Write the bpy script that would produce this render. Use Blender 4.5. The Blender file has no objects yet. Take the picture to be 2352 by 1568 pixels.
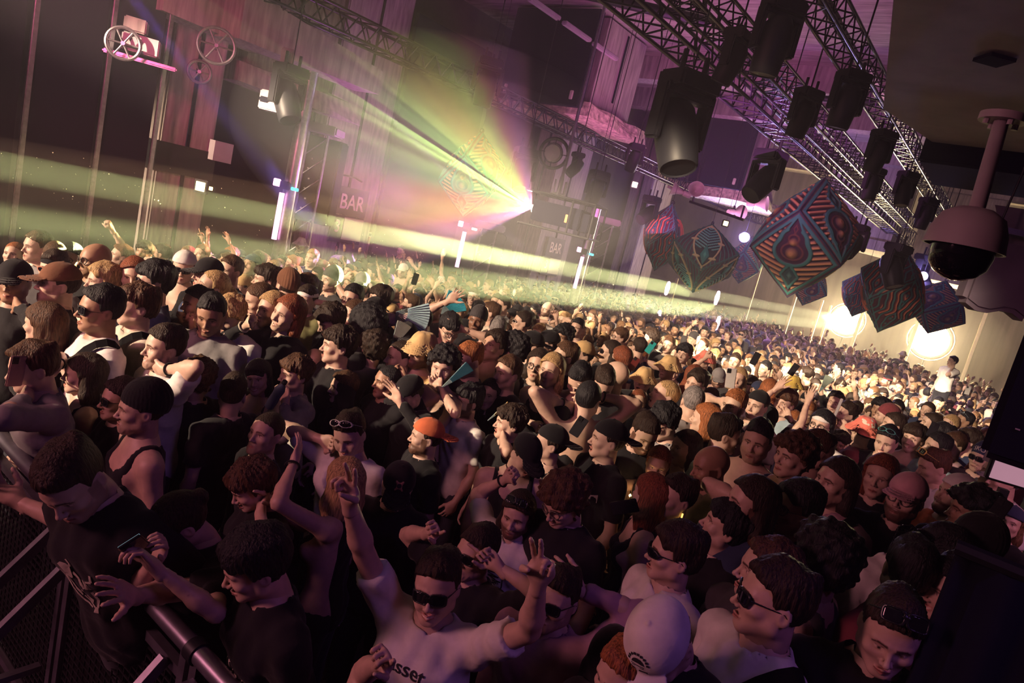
import bpy, bmesh, random
import numpy as np
from math import *
from mathutils import Vector, Matrix
random.seed(7); rng = np.random.RandomState(11)
SC = bpy.context.scene; COL = SC.collection
# ------------------------------------------------------------------ camera
FOC = 1568.0
cd = bpy.data.cameras.new('camera'); CAM = bpy.data.objects.new('camera', cd); COL.objects.link(CAM)
cd.sensor_width = 36; cd.lens = 36 * FOC / 2352; cd.clip_start = .05; cd.clip_end = 200
CAMP = np.array([0, 0, 3.1])
CM = Matrix.Rotation(radians(35.5), 3, 'Z') @ Matrix.Rotation(radians(80), 3, 'X') @ Matrix.Rotation(radians(13.8), 3, 'Z')
CAM.matrix_world = Matrix.Translation(CAMP) @ CM.to_4x4(); SC.camera = CAM
CMn = np.array(CM)
def ray(x, y):
    d = CMn @ np.array([(x-1176)/FOC, -(y-784)/FOC, -1.]); return d / np.linalg.norm(d)
def at(x, y, D): return CAMP + ray(x, y) * D                     # measured point of the photo at a known distance
def at_z(x, y, z): d = ray(x, y); return CAMP + d * ((z - CAMP[2]) / d[2])
def at_x(x, y, X): d = ray(x, y); return CAMP + d * (X / d[0])
def at_y(x, y, Y): d = ray(x, y); return CAMP + d * (Y / d[1])
def px(p):
    q = CMn.T @ (np.array(p) - CAMP); return 1176 + FOC*q[0]/-q[2], 784 - FOC*q[1]/-q[2], -q[2]
# ------------------------------------------------------------------ exposure, world, haze and light
SC.view_settings.view_transform = 'Standard'; SC.view_settings.look = 'None'; SC.view_settings.gamma = 1
SC.view_settings.exposure = -0.32; SC.view_settings.use_curve_mapping = False
cy = SC.cycles
cy.use_denoising = True; cy.max_bounces = 3; cy.diffuse_bounces = 1; cy.glossy_bounces = 1; cy.transmission_bounces = 2
cy.transparent_max_bounces = 6; cy.volume_bounces = 0; cy.caustics_reflective = False; cy.caustics_refractive = False
cy.sample_clamp_indirect = 0; cy.use_light_tree = False
W = bpy.data.worlds.new('world'); SC.world = W; W.use_nodes = True
W.node_tree.nodes['Background'].inputs[0].default_value = (.40, .12, .26, 1)
W.node_tree.nodes['Background'].inputs[1].default_value = .05
def look(o, tgt):
    d = Vector(tgt) - o.location; o.rotation_euler = d.to_track_quat('-Z', 'Y').to_euler()
def lamp(name, kind, loc, tgt, power, col, **kw):
    l = bpy.data.lights.new(name, kind); l.energy = power; l.color = col
    for k, v in kw.items(): setattr(l, k, v)
    o = bpy.data.objects.new(name, l); o.location = loc; COL.objects.link(o)
    if tgt is not None: look(o, tgt)
    return o
ORB1, ORB2 = at_y(1945, 735, 33.5), at_y(2137, 780, 33.5)
STAR1, STAR2 = at_y(1710, 545, 25.), at_y(2120, 634, 21.)
LENS = at(1222, 478, 14.5)
GREEN = (.80, .86, .34)
KEY = (-12.5, -14.5, 8.2)
lamp('stage_wash_light', 'SPOT', KEY, (KEY[0] + 20*sin(radians(14)), KEY[1] + 20*cos(radians(14)), 1.9), 46000, (1, .73, .51), spot_size=radians(31.5), spot_blend=.10, shadow_soft_size=.28).scale = (1, .52, 1)
lamp('stage_wash_light', 'SPOT', KEY, (KEY[0] + 38*sin(radians(12.5)), KEY[1] + 38*cos(radians(12.5)), .2), 230000, (1, .75, .53), spot_size=radians(19), spot_blend=.3, shadow_soft_size=.28).scale = (1, .28, 1)
lamp('stage_wash_light', 'SPOT', (-.3, -9.5, 7.4), (-6.9, 25, -.6), 110000, (1, .75, .50), spot_size=radians(21), spot_blend=.4, shadow_soft_size=.28).scale = (1, .24, 1)  # extra spot added to brighten the dim far crowd
lamp('beam_light', 'AREA', ORB1 + np.array([0, -.45, 0]), at(0, 380, 9.8), 130, GREEN, shape='DISK', size=.34, spread=radians(.15))
lamp('beam_light', 'AREA', ORB1 + np.array([0, -.45, -.30]), at(0, 525, 6.8), 150, GREEN, shape='DISK', size=.40, spread=radians(.2))
lamp('blinder_light', 'POINT', ORB1 + np.array([0, -.6, 0]), None, 2600, (1, .74, .38), shadow_soft_size=.3)
lamp('blinder_light', 'POINT', ORB2 + np.array([0, -.6, 0]), None, 2600, (1, .74, .38), shadow_soft_size=.3)
lamp('star_light', 'POINT', STAR1 + np.array([0, -.2, 0]), None, 900, (.50, .36, 1), shadow_soft_size=.08)
lamp('star_light', 'POINT', STAR2 + np.array([0, -.2, 0]), None, 200, (.50, .36, 1), shadow_soft_size=.08)
lamp('ceiling_wash_light', 'AREA', (-5, 12, 4.9), (-5.5, 14, 9), 300, (.60, .12, .52), shape='DISK', size=4)
lamp('ceiling_wash_light', 'AREA', (-8.6, 15.6, 4.7), (-10, 18.5, 9), 230, (.66, .15, .46), shape='DISK', size=4)
lamp('ceiling_wash_light', 'AREA', (-8, 22, 4.6), (-9, 23, 9), 220, (.62, .20, .55), shape='DISK', size=4)
lamp('added_purple_fill', 'AREA', (-10.6, 9.5, 2.7), (-13.6, 10.8, 6.5), 130, (.62, .12, .62), shape='DISK', size=1.2)  # lamp added to turn the olive tone around the columns purple
lamp('side_wash_light', 'SPOT', (-7.5, 1.5, 5.2), (-12.8, 6.2, 3.6), 1300, (.9, .10, .26), spot_size=radians(46), spot_blend=.9, shadow_soft_size=.4)
lamp('front_wash_light', 'AREA', (-4.6, -3.4, 4.2), (-1.5, 2.6, 1.5), 175, (1, .34, .42), shape='DISK', size=1.4)
lamp('side_fill_light', 'AREA', (1.9, 1.2, 4.9), (-1.5, 4.0, 1.2), 22, (.42, .16, .85), shape='DISK', size=1.2)
lamp('added_lantern_fill', 'SPOT', (-7.5, -2.8, 4.9), (-4.3, 17.0, 4.3), 3400, (1, .68, .55), spot_size=radians(19), spot_blend=.6, shadow_soft_size=.1)  # spot added only to brighten the painted lanterns
lamp('pale_beam_light', 'SPOT', at(828, 200, 10.5), at(1230, 600, 16.5), 42000, (1, .68, .85), spot_size=radians(2.2), spot_blend=.6, shadow_soft_size=.04)
lamp('violet_beam_light', 'SPOT', at(262, -60, 8), at(700, 500, 13), 80000, (.35, .20, 1), spot_size=radians(4.5), spot_blend=.5, shadow_soft_size=.05)
gobo = lamp('projector_light', 'SPOT', LENS, None, 22000, (1, 1, 1), spot_size=radians(92), spot_blend=.10, shadow_soft_size=.0)
gz = Vector(at(830, 225, 10.6) - LENS).normalized(); gy = Vector(ray(1222, 478)); gy = (gy - gz*gy.dot(gz)).normalized(); gx = gy.cross(-gz)
gobo.matrix_world = Matrix.Translation(LENS) @ Matrix((gx, gy, -gz)).transposed().to_4x4() @ Matrix.Diagonal((1, .16, 1, 1))   # a wide thin fan of rays
def gobo_nodes(nt):
    N = nt.nodes; Lk = nt.links; em = N['Emission']
    tc = N.new('ShaderNodeTexCoord'); sep = N.new('ShaderNodeSeparateXYZ'); Lk.new(tc.outputs['Normal'], sep.inputs[0])
    def m(op, a, b=None):
        n = N.new('ShaderNodeMath'); n.operation = op
        for i, v in enumerate((a, b)):
            if v is None: continue
            if isinstance(v, (int, float)): n.inputs[i].default_value = v
            else: Lk.new(v, n.inputs[i])
        return n.outputs[0]
    ang = m('ARCTAN2', sep.outputs[0], m('ABSOLUTE', sep.outputs[2])); ang = m('DIVIDE', ang, radians(46))      # -1..1 across the fan
    un = m('ADD', m('MULTIPLY', ang, .5), .5)
    base = N.new('ShaderNodeValToRGB'); Lk.new(un, base.inputs[0]); E_ = base.color_ramp.elements
    E_[0].position = .04; E_[0].color = (0, 0, 0, 1); E_[1].position = .97; E_[1].color = (.0, .0, .0, 1)
    for p, c in ((.07, (.55, .18, .20)), (.14, (.30, .10, .20)), (.20, (.10, .04, .12)), (.26, (.45, .12, .12)), (.32, (.28, .40, .10)), (.40, (.95, .75, .18)), (.47, (.30, .60, .14)), (.54, (.55, .75, .20)), (.60, (.15, .35, .14)), (.66, (.85, .25, .14)), (.72, (.95, .60, .22)), (.78, (.85, .10, .14)), (.83, (.25, .18, .55)), (.88, (.95, .28, .16)), (.93, (.25, .12, .35))):
        e = E_.new(p); e.color = (*c, 1)
    nz = N.new('ShaderNodeTexNoise'); nz.noise_dimensions = '1D'; nz.inputs['W'].default_value = 3; nz.inputs['Scale'].default_value = 34; nz.inputs['Detail'].default_value = 3; Lk.new(ang, nz.inputs['W'])
    mr = N.new('ShaderNodeMapRange'); mr.inputs[1].default_value = .43; mr.inputs[2].default_value = .62; mr.inputs[3].default_value = .05; mr.inputs[4].default_value = 1.9; Lk.new(nz.outputs[0], mr.inputs[0])
    sc = N.new('ShaderNodeVectorMath'); sc.operation = 'SCALE'; Lk.new(base.outputs[0], sc.inputs[0]); Lk.new(mr.outputs[0], sc.inputs['Scale']); Lk.new(sc.outputs[0], em.inputs[0])
gobo.data.use_nodes = True; gobo_nodes(gobo.data.node_tree)
def new_mat(name):
    m = bpy.data.materials.new(name); m.use_nodes = True; return m, m.node_tree.nodes, m.node_tree.links
def haze():
    m, N, Lk = new_mat('haze')
    N.remove(N['Principled BSDF']); vs = N.new('ShaderNodeVolumeScatter'); vs.inputs['Density'].default_value = .0038; vs.inputs['Anisotropy'].default_value = .2; vs.inputs['Color'].default_value = (.90, .76, 1, 1)  # purple cast of the light put into the scatter colour
    Lk.new(vs.outputs[0], N['Material Output'].inputs['Volume'])
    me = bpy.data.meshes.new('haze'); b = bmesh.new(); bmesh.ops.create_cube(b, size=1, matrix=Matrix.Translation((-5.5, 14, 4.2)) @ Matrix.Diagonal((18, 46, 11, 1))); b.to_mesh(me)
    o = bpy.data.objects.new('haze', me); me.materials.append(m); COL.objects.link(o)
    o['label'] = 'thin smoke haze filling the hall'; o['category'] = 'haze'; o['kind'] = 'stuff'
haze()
def smoke(c, r, dens, lab):
    m, N, Lk = new_mat('smoke'); N.remove(N['Principled BSDF']); vs = N.new('ShaderNodeVolumeScatter'); vs.inputs['Density'].default_value = dens; vs.inputs['Anisotropy'].default_value = .15
    Lk.new(vs.outputs[0], N['Material Output'].inputs['Volume']); me = bpy.data.meshes.new('smoke_cloud'); b = bmesh.new(); bmesh.ops.create_icosphere(b, subdivisions=5, radius=1); b.to_mesh(me); b.free(); me.materials.append(m)
    o = bpy.data.objects.new('smoke_cloud', me); COL.objects.link(o); o.location = c; o.scale = r; o['label'] = lab; o['category'] = 'smoke'; o['kind'] = 'stuff'
for k, (r, l) in enumerate(((1.25, 'outer veil of smoke in the coloured projector rays'), (1.0, 'middle of the smoke in the coloured projector rays'), (.72, 'densest smoke close to the projector lens'))):
    smoke(at(1060 + 40*k, 380 + 20*k, 13.6), (3.2*r, 3.4*r, 1.7*r), (.022, .022, .012)[k], l)
smoke((-8.2, 8.5, 2.15), (3.4, 10.5, .62), .011, 'low layer of smoke catching the two horizontal beams')
smoke((-4.7, 31.8, 2.4), (4.6, 1.5, 2.3), .035, 'smoke added for the warm glow around the two blinding lamps')  # smoke added to spread a halo round both lamps
# ------------------------------------------------------------------ materials
def mat(name, col, rough=.6, metal=0., nscale=0, namt=.3, bump=0., emit=None, est=0., stretch=None, col2=None, alpha=1.):
    m, N, L = new_mat(name); b = N['Principled BSDF']
    b.inputs['Base Color'].default_value = (*col, 1); b.inputs['Roughness'].default_value = rough; b.inputs['Metallic'].default_value = metal
    if nscale:
        tc = N.new('ShaderNodeTexCoord'); mp = N.new('ShaderNodeMapping'); L.new(tc.outputs['Object'], mp.inputs[0])
        mp.inputs['Scale'].default_value = stretch or (1, 1, 1)
        nz = N.new('ShaderNodeTexNoise'); nz.inputs['Scale'].default_value = nscale; nz.inputs['Detail'].default_value = 6; L.new(mp.outputs[0], nz.inputs['Vector'])
        cr = N.new('ShaderNodeMapRange'); cr.inputs[1].default_value = .3; cr.inputs[2].default_value = .7; L.new(nz.outputs[0], cr.inputs[0])
        mx = N.new('ShaderNodeMix'); mx.data_type = 'RGBA'; L.new(cr.outputs[0], mx.inputs[0])
        mx.inputs[6].default_value = (*[c*(1-namt) for c in col], 1); mx.inputs[7].default_value = (*(col2 or [min(1, c*(1+namt)) for c in col]), 1)
        L.new(mx.outputs[2], b.inputs['Base Color'])
        if bump:
            bp = N.new('ShaderNodeBump'); bp.inputs['Strength'].default_value = bump; bp.inputs['Distance'].default_value = .02
            L.new(nz.outputs[0], bp.inputs['Height']); L.new(bp.outputs[0], b.inputs['Normal'])
    if emit: m.cycles.emission_sampling = 'NONE'; b.inputs['Emission Color'].default_value = (*emit, 1); b.inputs['Emission Strength'].default_value = est
    return m
CONC = mat('board_marked_concrete', (.30, .25, .24), .85, 0, 3.0, .35, .35, stretch=(4, 4, .5))
CONCF = mat('rough_broken_concrete', (.48, .44, .30), .95, 0, 9.0, .6, 1.0)
CEIL = mat('ceiling_boards', (.26, .22, .21), .85, 0, 2.5, .4, .4, stretch=(.6, 6, 1))
FLOOR = mat('dark_floor', (.035, .03, .035), .45, 0, 6, .5, .2)
WALLM = mat('dark_wall', (.022, .016, .024), .8, 0, 2, .4, .2)
ENDW = mat('end_wall', (.13, .11, .11), .85, 0, 1.2, .3, .2, stretch=(4, 4, .3))
BLK = mat('black_panel', (.008, .008, .018), .9); BLK.node_tree.nodes['Principled BSDF'].inputs['Specular IOR Level'].default_value = .1
BLKM = mat('black_metal', (.02, .02, .024), .42, .4)
STEEL = mat('steel_tube', (.42, .40, .44), .32, .9, 20, .15)
ALU = mat('truss_tube', (.035, .03, .045), .26, .85)
PLAS = mat('black_plastic', (.010, .010, .014), .5); PLAS.node_tree.nodes['Principled BSDF'].inputs['Specular IOR Level'].default_value = .25
PALE = mat('pale_plastic', (.34, .30, .32), .6, 0, 4, .1)
HORN = mat('horn_grey_plastic', (.55, .53, .40), .55, 0, 6, .15)
RAILM = mat('barrier_aluminium', (.30, .28, .34), .36, .85, 14, .2)
DUCTM = mat('grey_sheet_metal', (.20, .16, .18), .7, .1, 2, .2)
CLOTH = mat('hanging_cloth', (.12, .09, .13), .9, 0, 3, .2, .3)
SIGNB = mat('sign_dark_paint', (.06, .045, .07), .7); SIGNW = mat('sign_pale_paint', (.85, .72, .55), .7); SIGNG = mat('sign_cream_patch', (.55, .46, .38), .7)
def glow(name, col, s): return mat(name, (.02, .02, .02), .5, emit=col, est=s)
BULB = glow('warm_lamp_face', (1, .80, .45), 60); STARM = glow('cold_lamp_face', (.75, .65, 1), 90); CYAN = glow('cyan_led', (.1, .8, .85), 2.5)
PINKT = glow('pink_led_tube', (1, .45, .75), 3.5); WARMS = glow('warm_indicator', (1, .75, .3), 8); EXITM = glow('lit_sign_face', (.85, 1, .45), 5)
SHELFL = glow('shelf_backlight', (.25, .75, .85), .55); SHELFW = glow('shelf_backlight_warm', (1, .42, .22), .6); NEON = glow('neon_pink', (1, .2, .25), 5)
LENSM = glow('projector_lens_glow', (1, .80, .45), 60)
# ------------------------------------------------------------------ geometry helpers
def bm_obj(name, b, m, parent=None, smooth=False, loc=None):
    me = bpy.data.meshes.new(name); b.to_mesh(me); b.free()
    for x in (m if isinstance(m, (list, tuple)) else [m]): me.materials.append(x)
    if smooth:
        me.polygons.foreach_set('use_smooth', np.full(len(me.polygons), True))
        try: me.set_sharp_from_angle(angle=radians(40))
        except Exception: pass
    o = bpy.data.objects.new(name, me); COL.objects.link(o)
    if parent is not None: o.parent = parent
    if loc is not None: o.location = loc
    return o
def tag(o, label=None, cat=None, group=None, kind=None):
    for k, v in (('label', label), ('category', cat), ('group', group), ('kind', kind)):
        if v: o[k] = v
    return o
def empty(name, loc, label, cat, rz=0, group=None, rot=None):
    o = bpy.data.objects.new(name, None); COL.objects.link(o); o.location = loc
    o.rotation_euler = rot if rot is not None else (0, 0, rz); o.empty_display_size = .1
    return tag(o, label, cat, group)
def bx(b, c, s, rot=None, bev=0):
    M = Matrix.Translation(c) @ (rot.to_4x4() if rot is not None else Matrix.Identity(4)) @ Matrix.Diagonal((*s, 1))
    r = bmesh.ops.create_cube(b, size=1, matrix=M)
    if bev: bmesh.ops.bevel(b, geom=list({e for v in r['verts'] for e in v.link_edges}), offset=bev, segments=2, affect='EDGES')
    return b
def box(name, c, s, m, parent=None, bev=0, rot=None): return bm_obj(name, bx(bmesh.new(), c, s, rot, bev), m, parent)
def tube(b, p, q, r, n=8, r2=None):
    p = Vector(p); q = Vector(q); d = q - p; L = d.length
    M = Matrix.Translation((p+q)/2) @ d.to_track_quat('Z', 'Y').to_matrix().to_4x4()
    bmesh.ops.create_cone(b, cap_ends=True, segments=n, radius1=r, radius2=r if r2 is None else r2, depth=L, matrix=M); return b
def path(b, pts, r, n=8):
    for a, c in zip(pts, pts[1:]): tube(b, a, c, r, n)
    return b
def torus(b, c, R, r, axis='Y', n=28, k=8, rot=None):
    rings = []
    for i in range(n):
        a = 2*pi*i/n; ring = []
        for j in range(k):
            t = 2*pi*j/k; rr = R + r*cos(t); v = Vector((rr*cos(a), r*sin(t), rr*sin(a)))
            if axis == 'Z': v = Vector((v.x, v.z, v.y))
            if axis == 'X': v = Vector((v.y, v.x, v.z))
            if rot is not None: v = rot @ v
            ring.append(b.verts.new(v + Vector(c)))
        rings.append(ring)
    for i in range(n):
        for j in range(k): b.faces.new((rings[i][j], rings[i][(j+1) % k], rings[(i+1) % n][(j+1) % k], rings[(i+1) % n][j]))
    return b
def lathe(b, prof, n=24, M=Matrix.Identity(4)):
    rings = [[b.verts.new(M @ Vector((r*cos(2*pi*i/n), r*sin(2*pi*i/n), z))) for i in range(n)] for r, z in prof]
    for a, c in zip(rings, rings[1:]):
        for i in range(n): b.faces.new((a[i], a[(i+1) % n], c[(i+1) % n], c[i]))
    for rg in (rings[0], rings[-1]):
        if len(rg) > 2: b.faces.new(rg)
    bmesh.ops.recalc_face_normals(b, faces=b.faces); return b
def text_mesh(s, size, m, name, parent, loc, rot, ext=.004, sx=1.):
    cu = bpy.data.curves.new(name, 'FONT'); cu.body = s; cu.size = size; cu.extrude = ext; cu.align_x = 'CENTER'; cu.align_y = 'CENTER'; cu.offset = size*.012
    t = bpy.data.objects.new(name, cu); COL.objects.link(t)
    me = bpy.data.meshes.new_from_object(t); bpy.data.objects.remove(t); me.name = name; me.materials.clear(); me.materials.append(m)
    o = bpy.data.objects.new(name, me); COL.objects.link(o); o.parent = parent; o.location = loc; o.rotation_euler = rot; o.scale = (sx, 1, 1); return o
def hull(b, pts):
    vs = [b.verts.new(p) for p in pts]; bmesh.ops.convex_hull(b, input=vs); bmesh.ops.recalc_face_normals(b, faces=b.faces); return b
def floor_z(x, y):
    s = -.5*x + .866*y
    return min(.25, max(-.45, .25 - (s-4)*.055))

def hang(e, dz=0., r=.010, top=8.6, x=0., y=0.):
    z = e.location[2] + dz
    if top > z + .05: bm_obj('hanging_rod', tube(bmesh.new(), (x, y, dz), (x, y, top - e.location[2]), r, 6), BLKM, e, True)
    return e
# ------------------------------------------------------------------ mesh maths
F32 = np.float32
def grid(lo, hi, h):
    return [np.arange(lo[k], hi[k] + h, h, dtype=F32).reshape([-1 if j == k else 1 for j in range(3)]) for k in range(3)]
def caps(P, a, b, ra, rb=None):
    rb = ra if rb is None else rb
    d = [b[k] - a[k] for k in range(3)]
    L = sum(x * x for x in d) + 1e-9
    t = np.clip(sum((P[k] - a[k]) * (d[k] / L) for k in range(3)), 0, 1)
    q = sum((P[k] - a[k] - t * d[k]) ** 2 for k in range(3))
    return np.sqrt(q) - (ra + (rb - ra) * t)
def ell(P, c, r):
    q = [P[k] - c[k] for k in range(3)]
    k0 = np.sqrt(sum((q[k] / r[k]) ** 2 for k in range(3)) + 1e-9)
    k1 = np.sqrt(sum((q[k] / (r[k] * r[k])) ** 2 for k in range(3)) + 1e-9)
    return k0 * (k0 - 1) / k1
def smin(a, b, k):
    h = np.maximum(k - np.abs(a - b), 0) / k
    return np.minimum(a, b) - h * h * k * .25
def smax(a, b, k): return -smin(-a, -b, k)
def net(Fv, lo, h):
    """surface nets: signed field -> vertices, quads"""
    nx, ny, nz = Fv.shape
    s = Fv < 0
    c = np.zeros((nx-1, ny-1, nz-1), np.int8)
    for i in (0, 1):
        for j in (0, 1):
            for k in (0, 1):
                c += s[i:nx-1+i, j:ny-1+j, k:nz-1+k]
    I, J, K = np.nonzero((c > 0) & (c < 8))
    idx = np.full(c.shape, -1, np.int32); idx[I, J, K] = np.arange(len(I))
    acc = np.zeros((len(I), 3), F32); cnt = np.zeros(len(I), F32)
    for ax in range(3):
        o1, o2 = [(1, 2), (0, 2), (0, 1)][ax]
        for u in (0, 1):
            for v in (0, 1):
                a = [0, 0, 0]; a[o1] = u; a[o2] = v
                b = list(a); b[ax] = 1
                fa = Fv[I+a[0], J+a[1], K+a[2]]; fb = Fv[I+b[0], J+b[1], K+b[2]]
                m = (fa < 0) != (fb < 0)
                t = np.where(m, fa / np.where(m, fa - fb, 1), 0)
                for k in range(3):
                    acc[:, k] += m * (a[k] + (t if k == ax else 0))
                cnt += m
    V = (np.stack([I, J, K], 1) + acc / cnt[:, None]) * h + np.array(lo, F32)
    Q = []
    for ax in range(3):
        o1, o2 = [(1, 2), (2, 0), (0, 1)][ax]
        sl0 = [slice(None)] * 3; sl1 = [slice(None)] * 3
        sl0[ax] = slice(0, -1); sl1[ax] = slice(1, None)
        s0 = s[tuple(sl0)]; s1 = s[tuple(sl1)]
        e = np.nonzero(s0 != s1)
        ok = (e[o1] > 0) & (e[o2] > 0) & (e[o1] < Fv.shape[o1]-1) & (e[o2] < Fv.shape[o2]-1)
        e = [x[ok] for x in e]
        inside = s0[tuple(e)]
        def cell(d1, d2):
            z = list(e); z[o1] = e[o1] - d1; z[o2] = e[o2] - d2
            return idx[tuple(z)]
        q = np.stack([cell(1, 1), cell(0, 1), cell(0, 0), cell(1, 0)], 1)
        q[~inside] = q[~inside][:, ::-1]
        Q.append(q)
    return V, np.concatenate(Q).astype(np.int32)
def mesh_from(f, lo, hi, h):
    P = grid(lo, hi, h)
    Fv = np.broadcast_to(f(P), tuple(P[k].shape[k] for k in range(3)))
    return net(np.ascontiguousarray(Fv, F32), lo, h)
def relax(V, Q, n=1, lam=.5):
    for _ in range(n):
        S = np.zeros_like(V); C = np.zeros(len(V), F32)
        for a, b in ((0, 1), (1, 2), (2, 3), (3, 0)):
            np.add.at(S, Q[:, a], V[Q[:, b]]); np.add.at(C, Q[:, a], 1)
            np.add.at(S, Q[:, b], V[Q[:, a]]); np.add.at(C, Q[:, b], 1)
        V = V * (1 - lam) + lam * S / np.maximum(C, 1)[:, None]
    return V
def me_new(name, V, Q, mats, smooth=True, col=None, mi=None):
    me = bpy.data.meshes.new(name)
    V = np.asarray(V, F32); Q = np.asarray(Q, np.int32); n = len(Q); k = Q.shape[1]
    me.vertices.add(len(V)); me.vertices.foreach_set('co', V.ravel())
    me.loops.add(n * k); me.loops.foreach_set('vertex_index', Q.ravel())
    me.polygons.add(n); me.polygons.foreach_set('loop_start', np.arange(0, n * k, k, dtype=np.int32))
    me.polygons.foreach_set('loop_total', np.full(n, k, np.int32))
    me.update(calc_edges=True)
    me.polygons.foreach_set('use_smooth', np.full(n, smooth))
    if mi is not None: me.polygons.foreach_set('material_index', np.asarray(mi, np.int32))
    for m in (mats if isinstance(mats, (list, tuple)) else [mats]): me.materials.append(m)
    if col is not None:
        at = me.color_attributes.new('tint', 'FLOAT_COLOR', 'POINT')
        c4 = np.ones((len(V), 4), F32); c4[:, :3] = col; at.data.foreach_set('color', c4.ravel())
    return me
def rotm(yaw=0, pitch=0, roll=0):
    """yaw about z, pitch >0 looks down, roll >0 leans to own left; radians, front = -Y"""
    cy, sy, cp, sp, cr, sr = cos(yaw), sin(yaw), cos(pitch), sin(pitch), cos(roll), sin(roll)
    Z = np.array([[cy, -sy, 0], [sy, cy, 0], [0, 0, 1]]); X = np.array([[1, 0, 0], [0, cp, -sp], [0, sp, cp]])
    Y = np.array([[cr, 0, sr], [0, 1, 0], [-sr, 0, cr]])
    return Z @ X @ Y
# ------------------------------------------------------------------ heads, hair, hands
HC = {}
def vnoise(x, y, z):
    return (np.sin(x*1.0+1.3*np.sin(y*.9+z*.4)) + np.sin(y*1.13+1.2*np.sin(z*.8+x*.5)+2.1) + np.sin(z*.93+1.4*np.sin(x*.7+y*.6)+4.2)) / 3
def head_field(P, mouth, wide, female, beard):
    X, Y, Z = P; A = np.abs(X); M = (A, Y, Z)
    w = wide
    d = ell(P, (0, .014, .034), (.076*w, .099, .092))
    d = smin(d, ell(P, (0, -.030, .012), (.064*w, .062, .078)), .03)          # forehead and face
    d = smin(d, ell(P, (0, -.036, -.048), (.052*w, .048, .060)), .035)        # muzzle
    jw = .046 if female else .052
    d = smin(d, caps(M, (jw*w, -.004, -.058), (.016*w, -.068, -.094), .018, .017), .03)   # jaw
    d = smin(d, caps(M, (.060*w, .006, -.010), (jw*w, -.002, -.058), .014, .017), .03)
    d = smin(d, ell(P, (0, -.074, -.099), (.020, .016, .017)), .022)          # chin
    d = smin(d, ell(M, (.045*w, -.060, -.026), (.020, .020, .016)), .022)     # cheekbone
    d = smin(d, caps(M, (.010, -.088, .018), (.046*w, -.072, .020), .0095, .008), .014)    # brow ridge
    d = smax(d, -ell(M, (.031, -.098, -.001), (.019, .020, .0125)), .014)     # socket
    d = smin(d, ell(M, (.031, -.0705, -.001), (.0145, .0145, .0135)), .003)   # eye and lid
    d = smin(d, caps(M, (.020, -.0815, .0085), (.041, -.0765, .0075), .0042, .0038), .005)
    ns = .9 if female else 1.0
    d = smin(d, caps(P, (0, -.086, .010), (0, -.108*1.0, -.028), .0068, .0085*ns), .010)   # nose
    d = smin(d, ell(P, (0, -.111, -.034), (.0105*ns, .0105*ns, .0090)), .007)
    d = smin(d, ell(M, (.0125*ns, -.0985, -.0385), (.0072, .0095, .0068)), .006)
    if mouth == 'open':
        d = smax(d, -ell(P, (0, -.098, -.073), (.021, .030, .0145)), .008)
        d = smin(d, caps(M, (0, -.098, -.0585), (.022, -.086, -.068), .0052, .003), .006)
        d = smin(d, caps(M, (0, -.093, -.0895), (.020, -.084, -.079), .0058, .003), .006)
        d = smin(d, caps(M, (.0, -.086, -.0625), (.014, -.079, -.0635), .004, .004), .002)
    elif mouth == 'smile':
        d = smax(d, -caps(M, (0, -.1005, -.0715), (.027, -.084, -.0625), .0048, .002), .005)
        d = smin(d, caps(M, (0, -.0985, -.0645), (.026, -.084, -.0605), .0042, .0025), .006)
        d = smin(d, caps(M, (0, -.0965, -.0795), (.022, -.085, -.0690), .0050, .0025), .006)
        d = smin(d, caps(M, (0, -.0915, -.0705), (.018, -.083, -.0660), .0042, .003), .002)
        d = smin(d, ell(M, (.038, -.074, -.046), (.015, .014, .015)), .014)
    else:
        d = smin(d, caps(M, (0, -.0985, -.0655), (.022, -.087, -.0700), .0046, .0025), .006)
        d = smin(d, caps(M, (0, -.0965, -.0770), (.018, -.087, -.0735), .0056, .003), .006)
        d = smax(d, -caps(M, (0, -.1045, -.0712), (.024, -.0905, -.0712), .0026, .0016), .004)
    if beard:
        d = d - .006 * np.clip((-.050 - Z) / .03, 0, 1) * np.clip((.02 - Y) / .03, 0, 1) * (1 + .35 * vnoise(X*300, Y*300, Z*200)) * (1 - np.exp(-((X/.024)**2 + ((Z+.072)/.012)**2)))
    # ear
    e = ell(M, (.0775*w, .018, -.008), (.0095, .019, .030))
    e = smax(e, -ell(M, (.088*w, .012, -.006), (.008, .011, .018)), .004)
    d = smin(d, e, .006)
    nr = .050 if female else .058
    d = smin(d, caps(P, (0, .022, -.075), (0, .030, -.190), nr*.98, nr), .03)
    d = smin(d, ell(P, (0, -.028, -.122), (.020, .022, .022)), .025)
    return d
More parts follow.
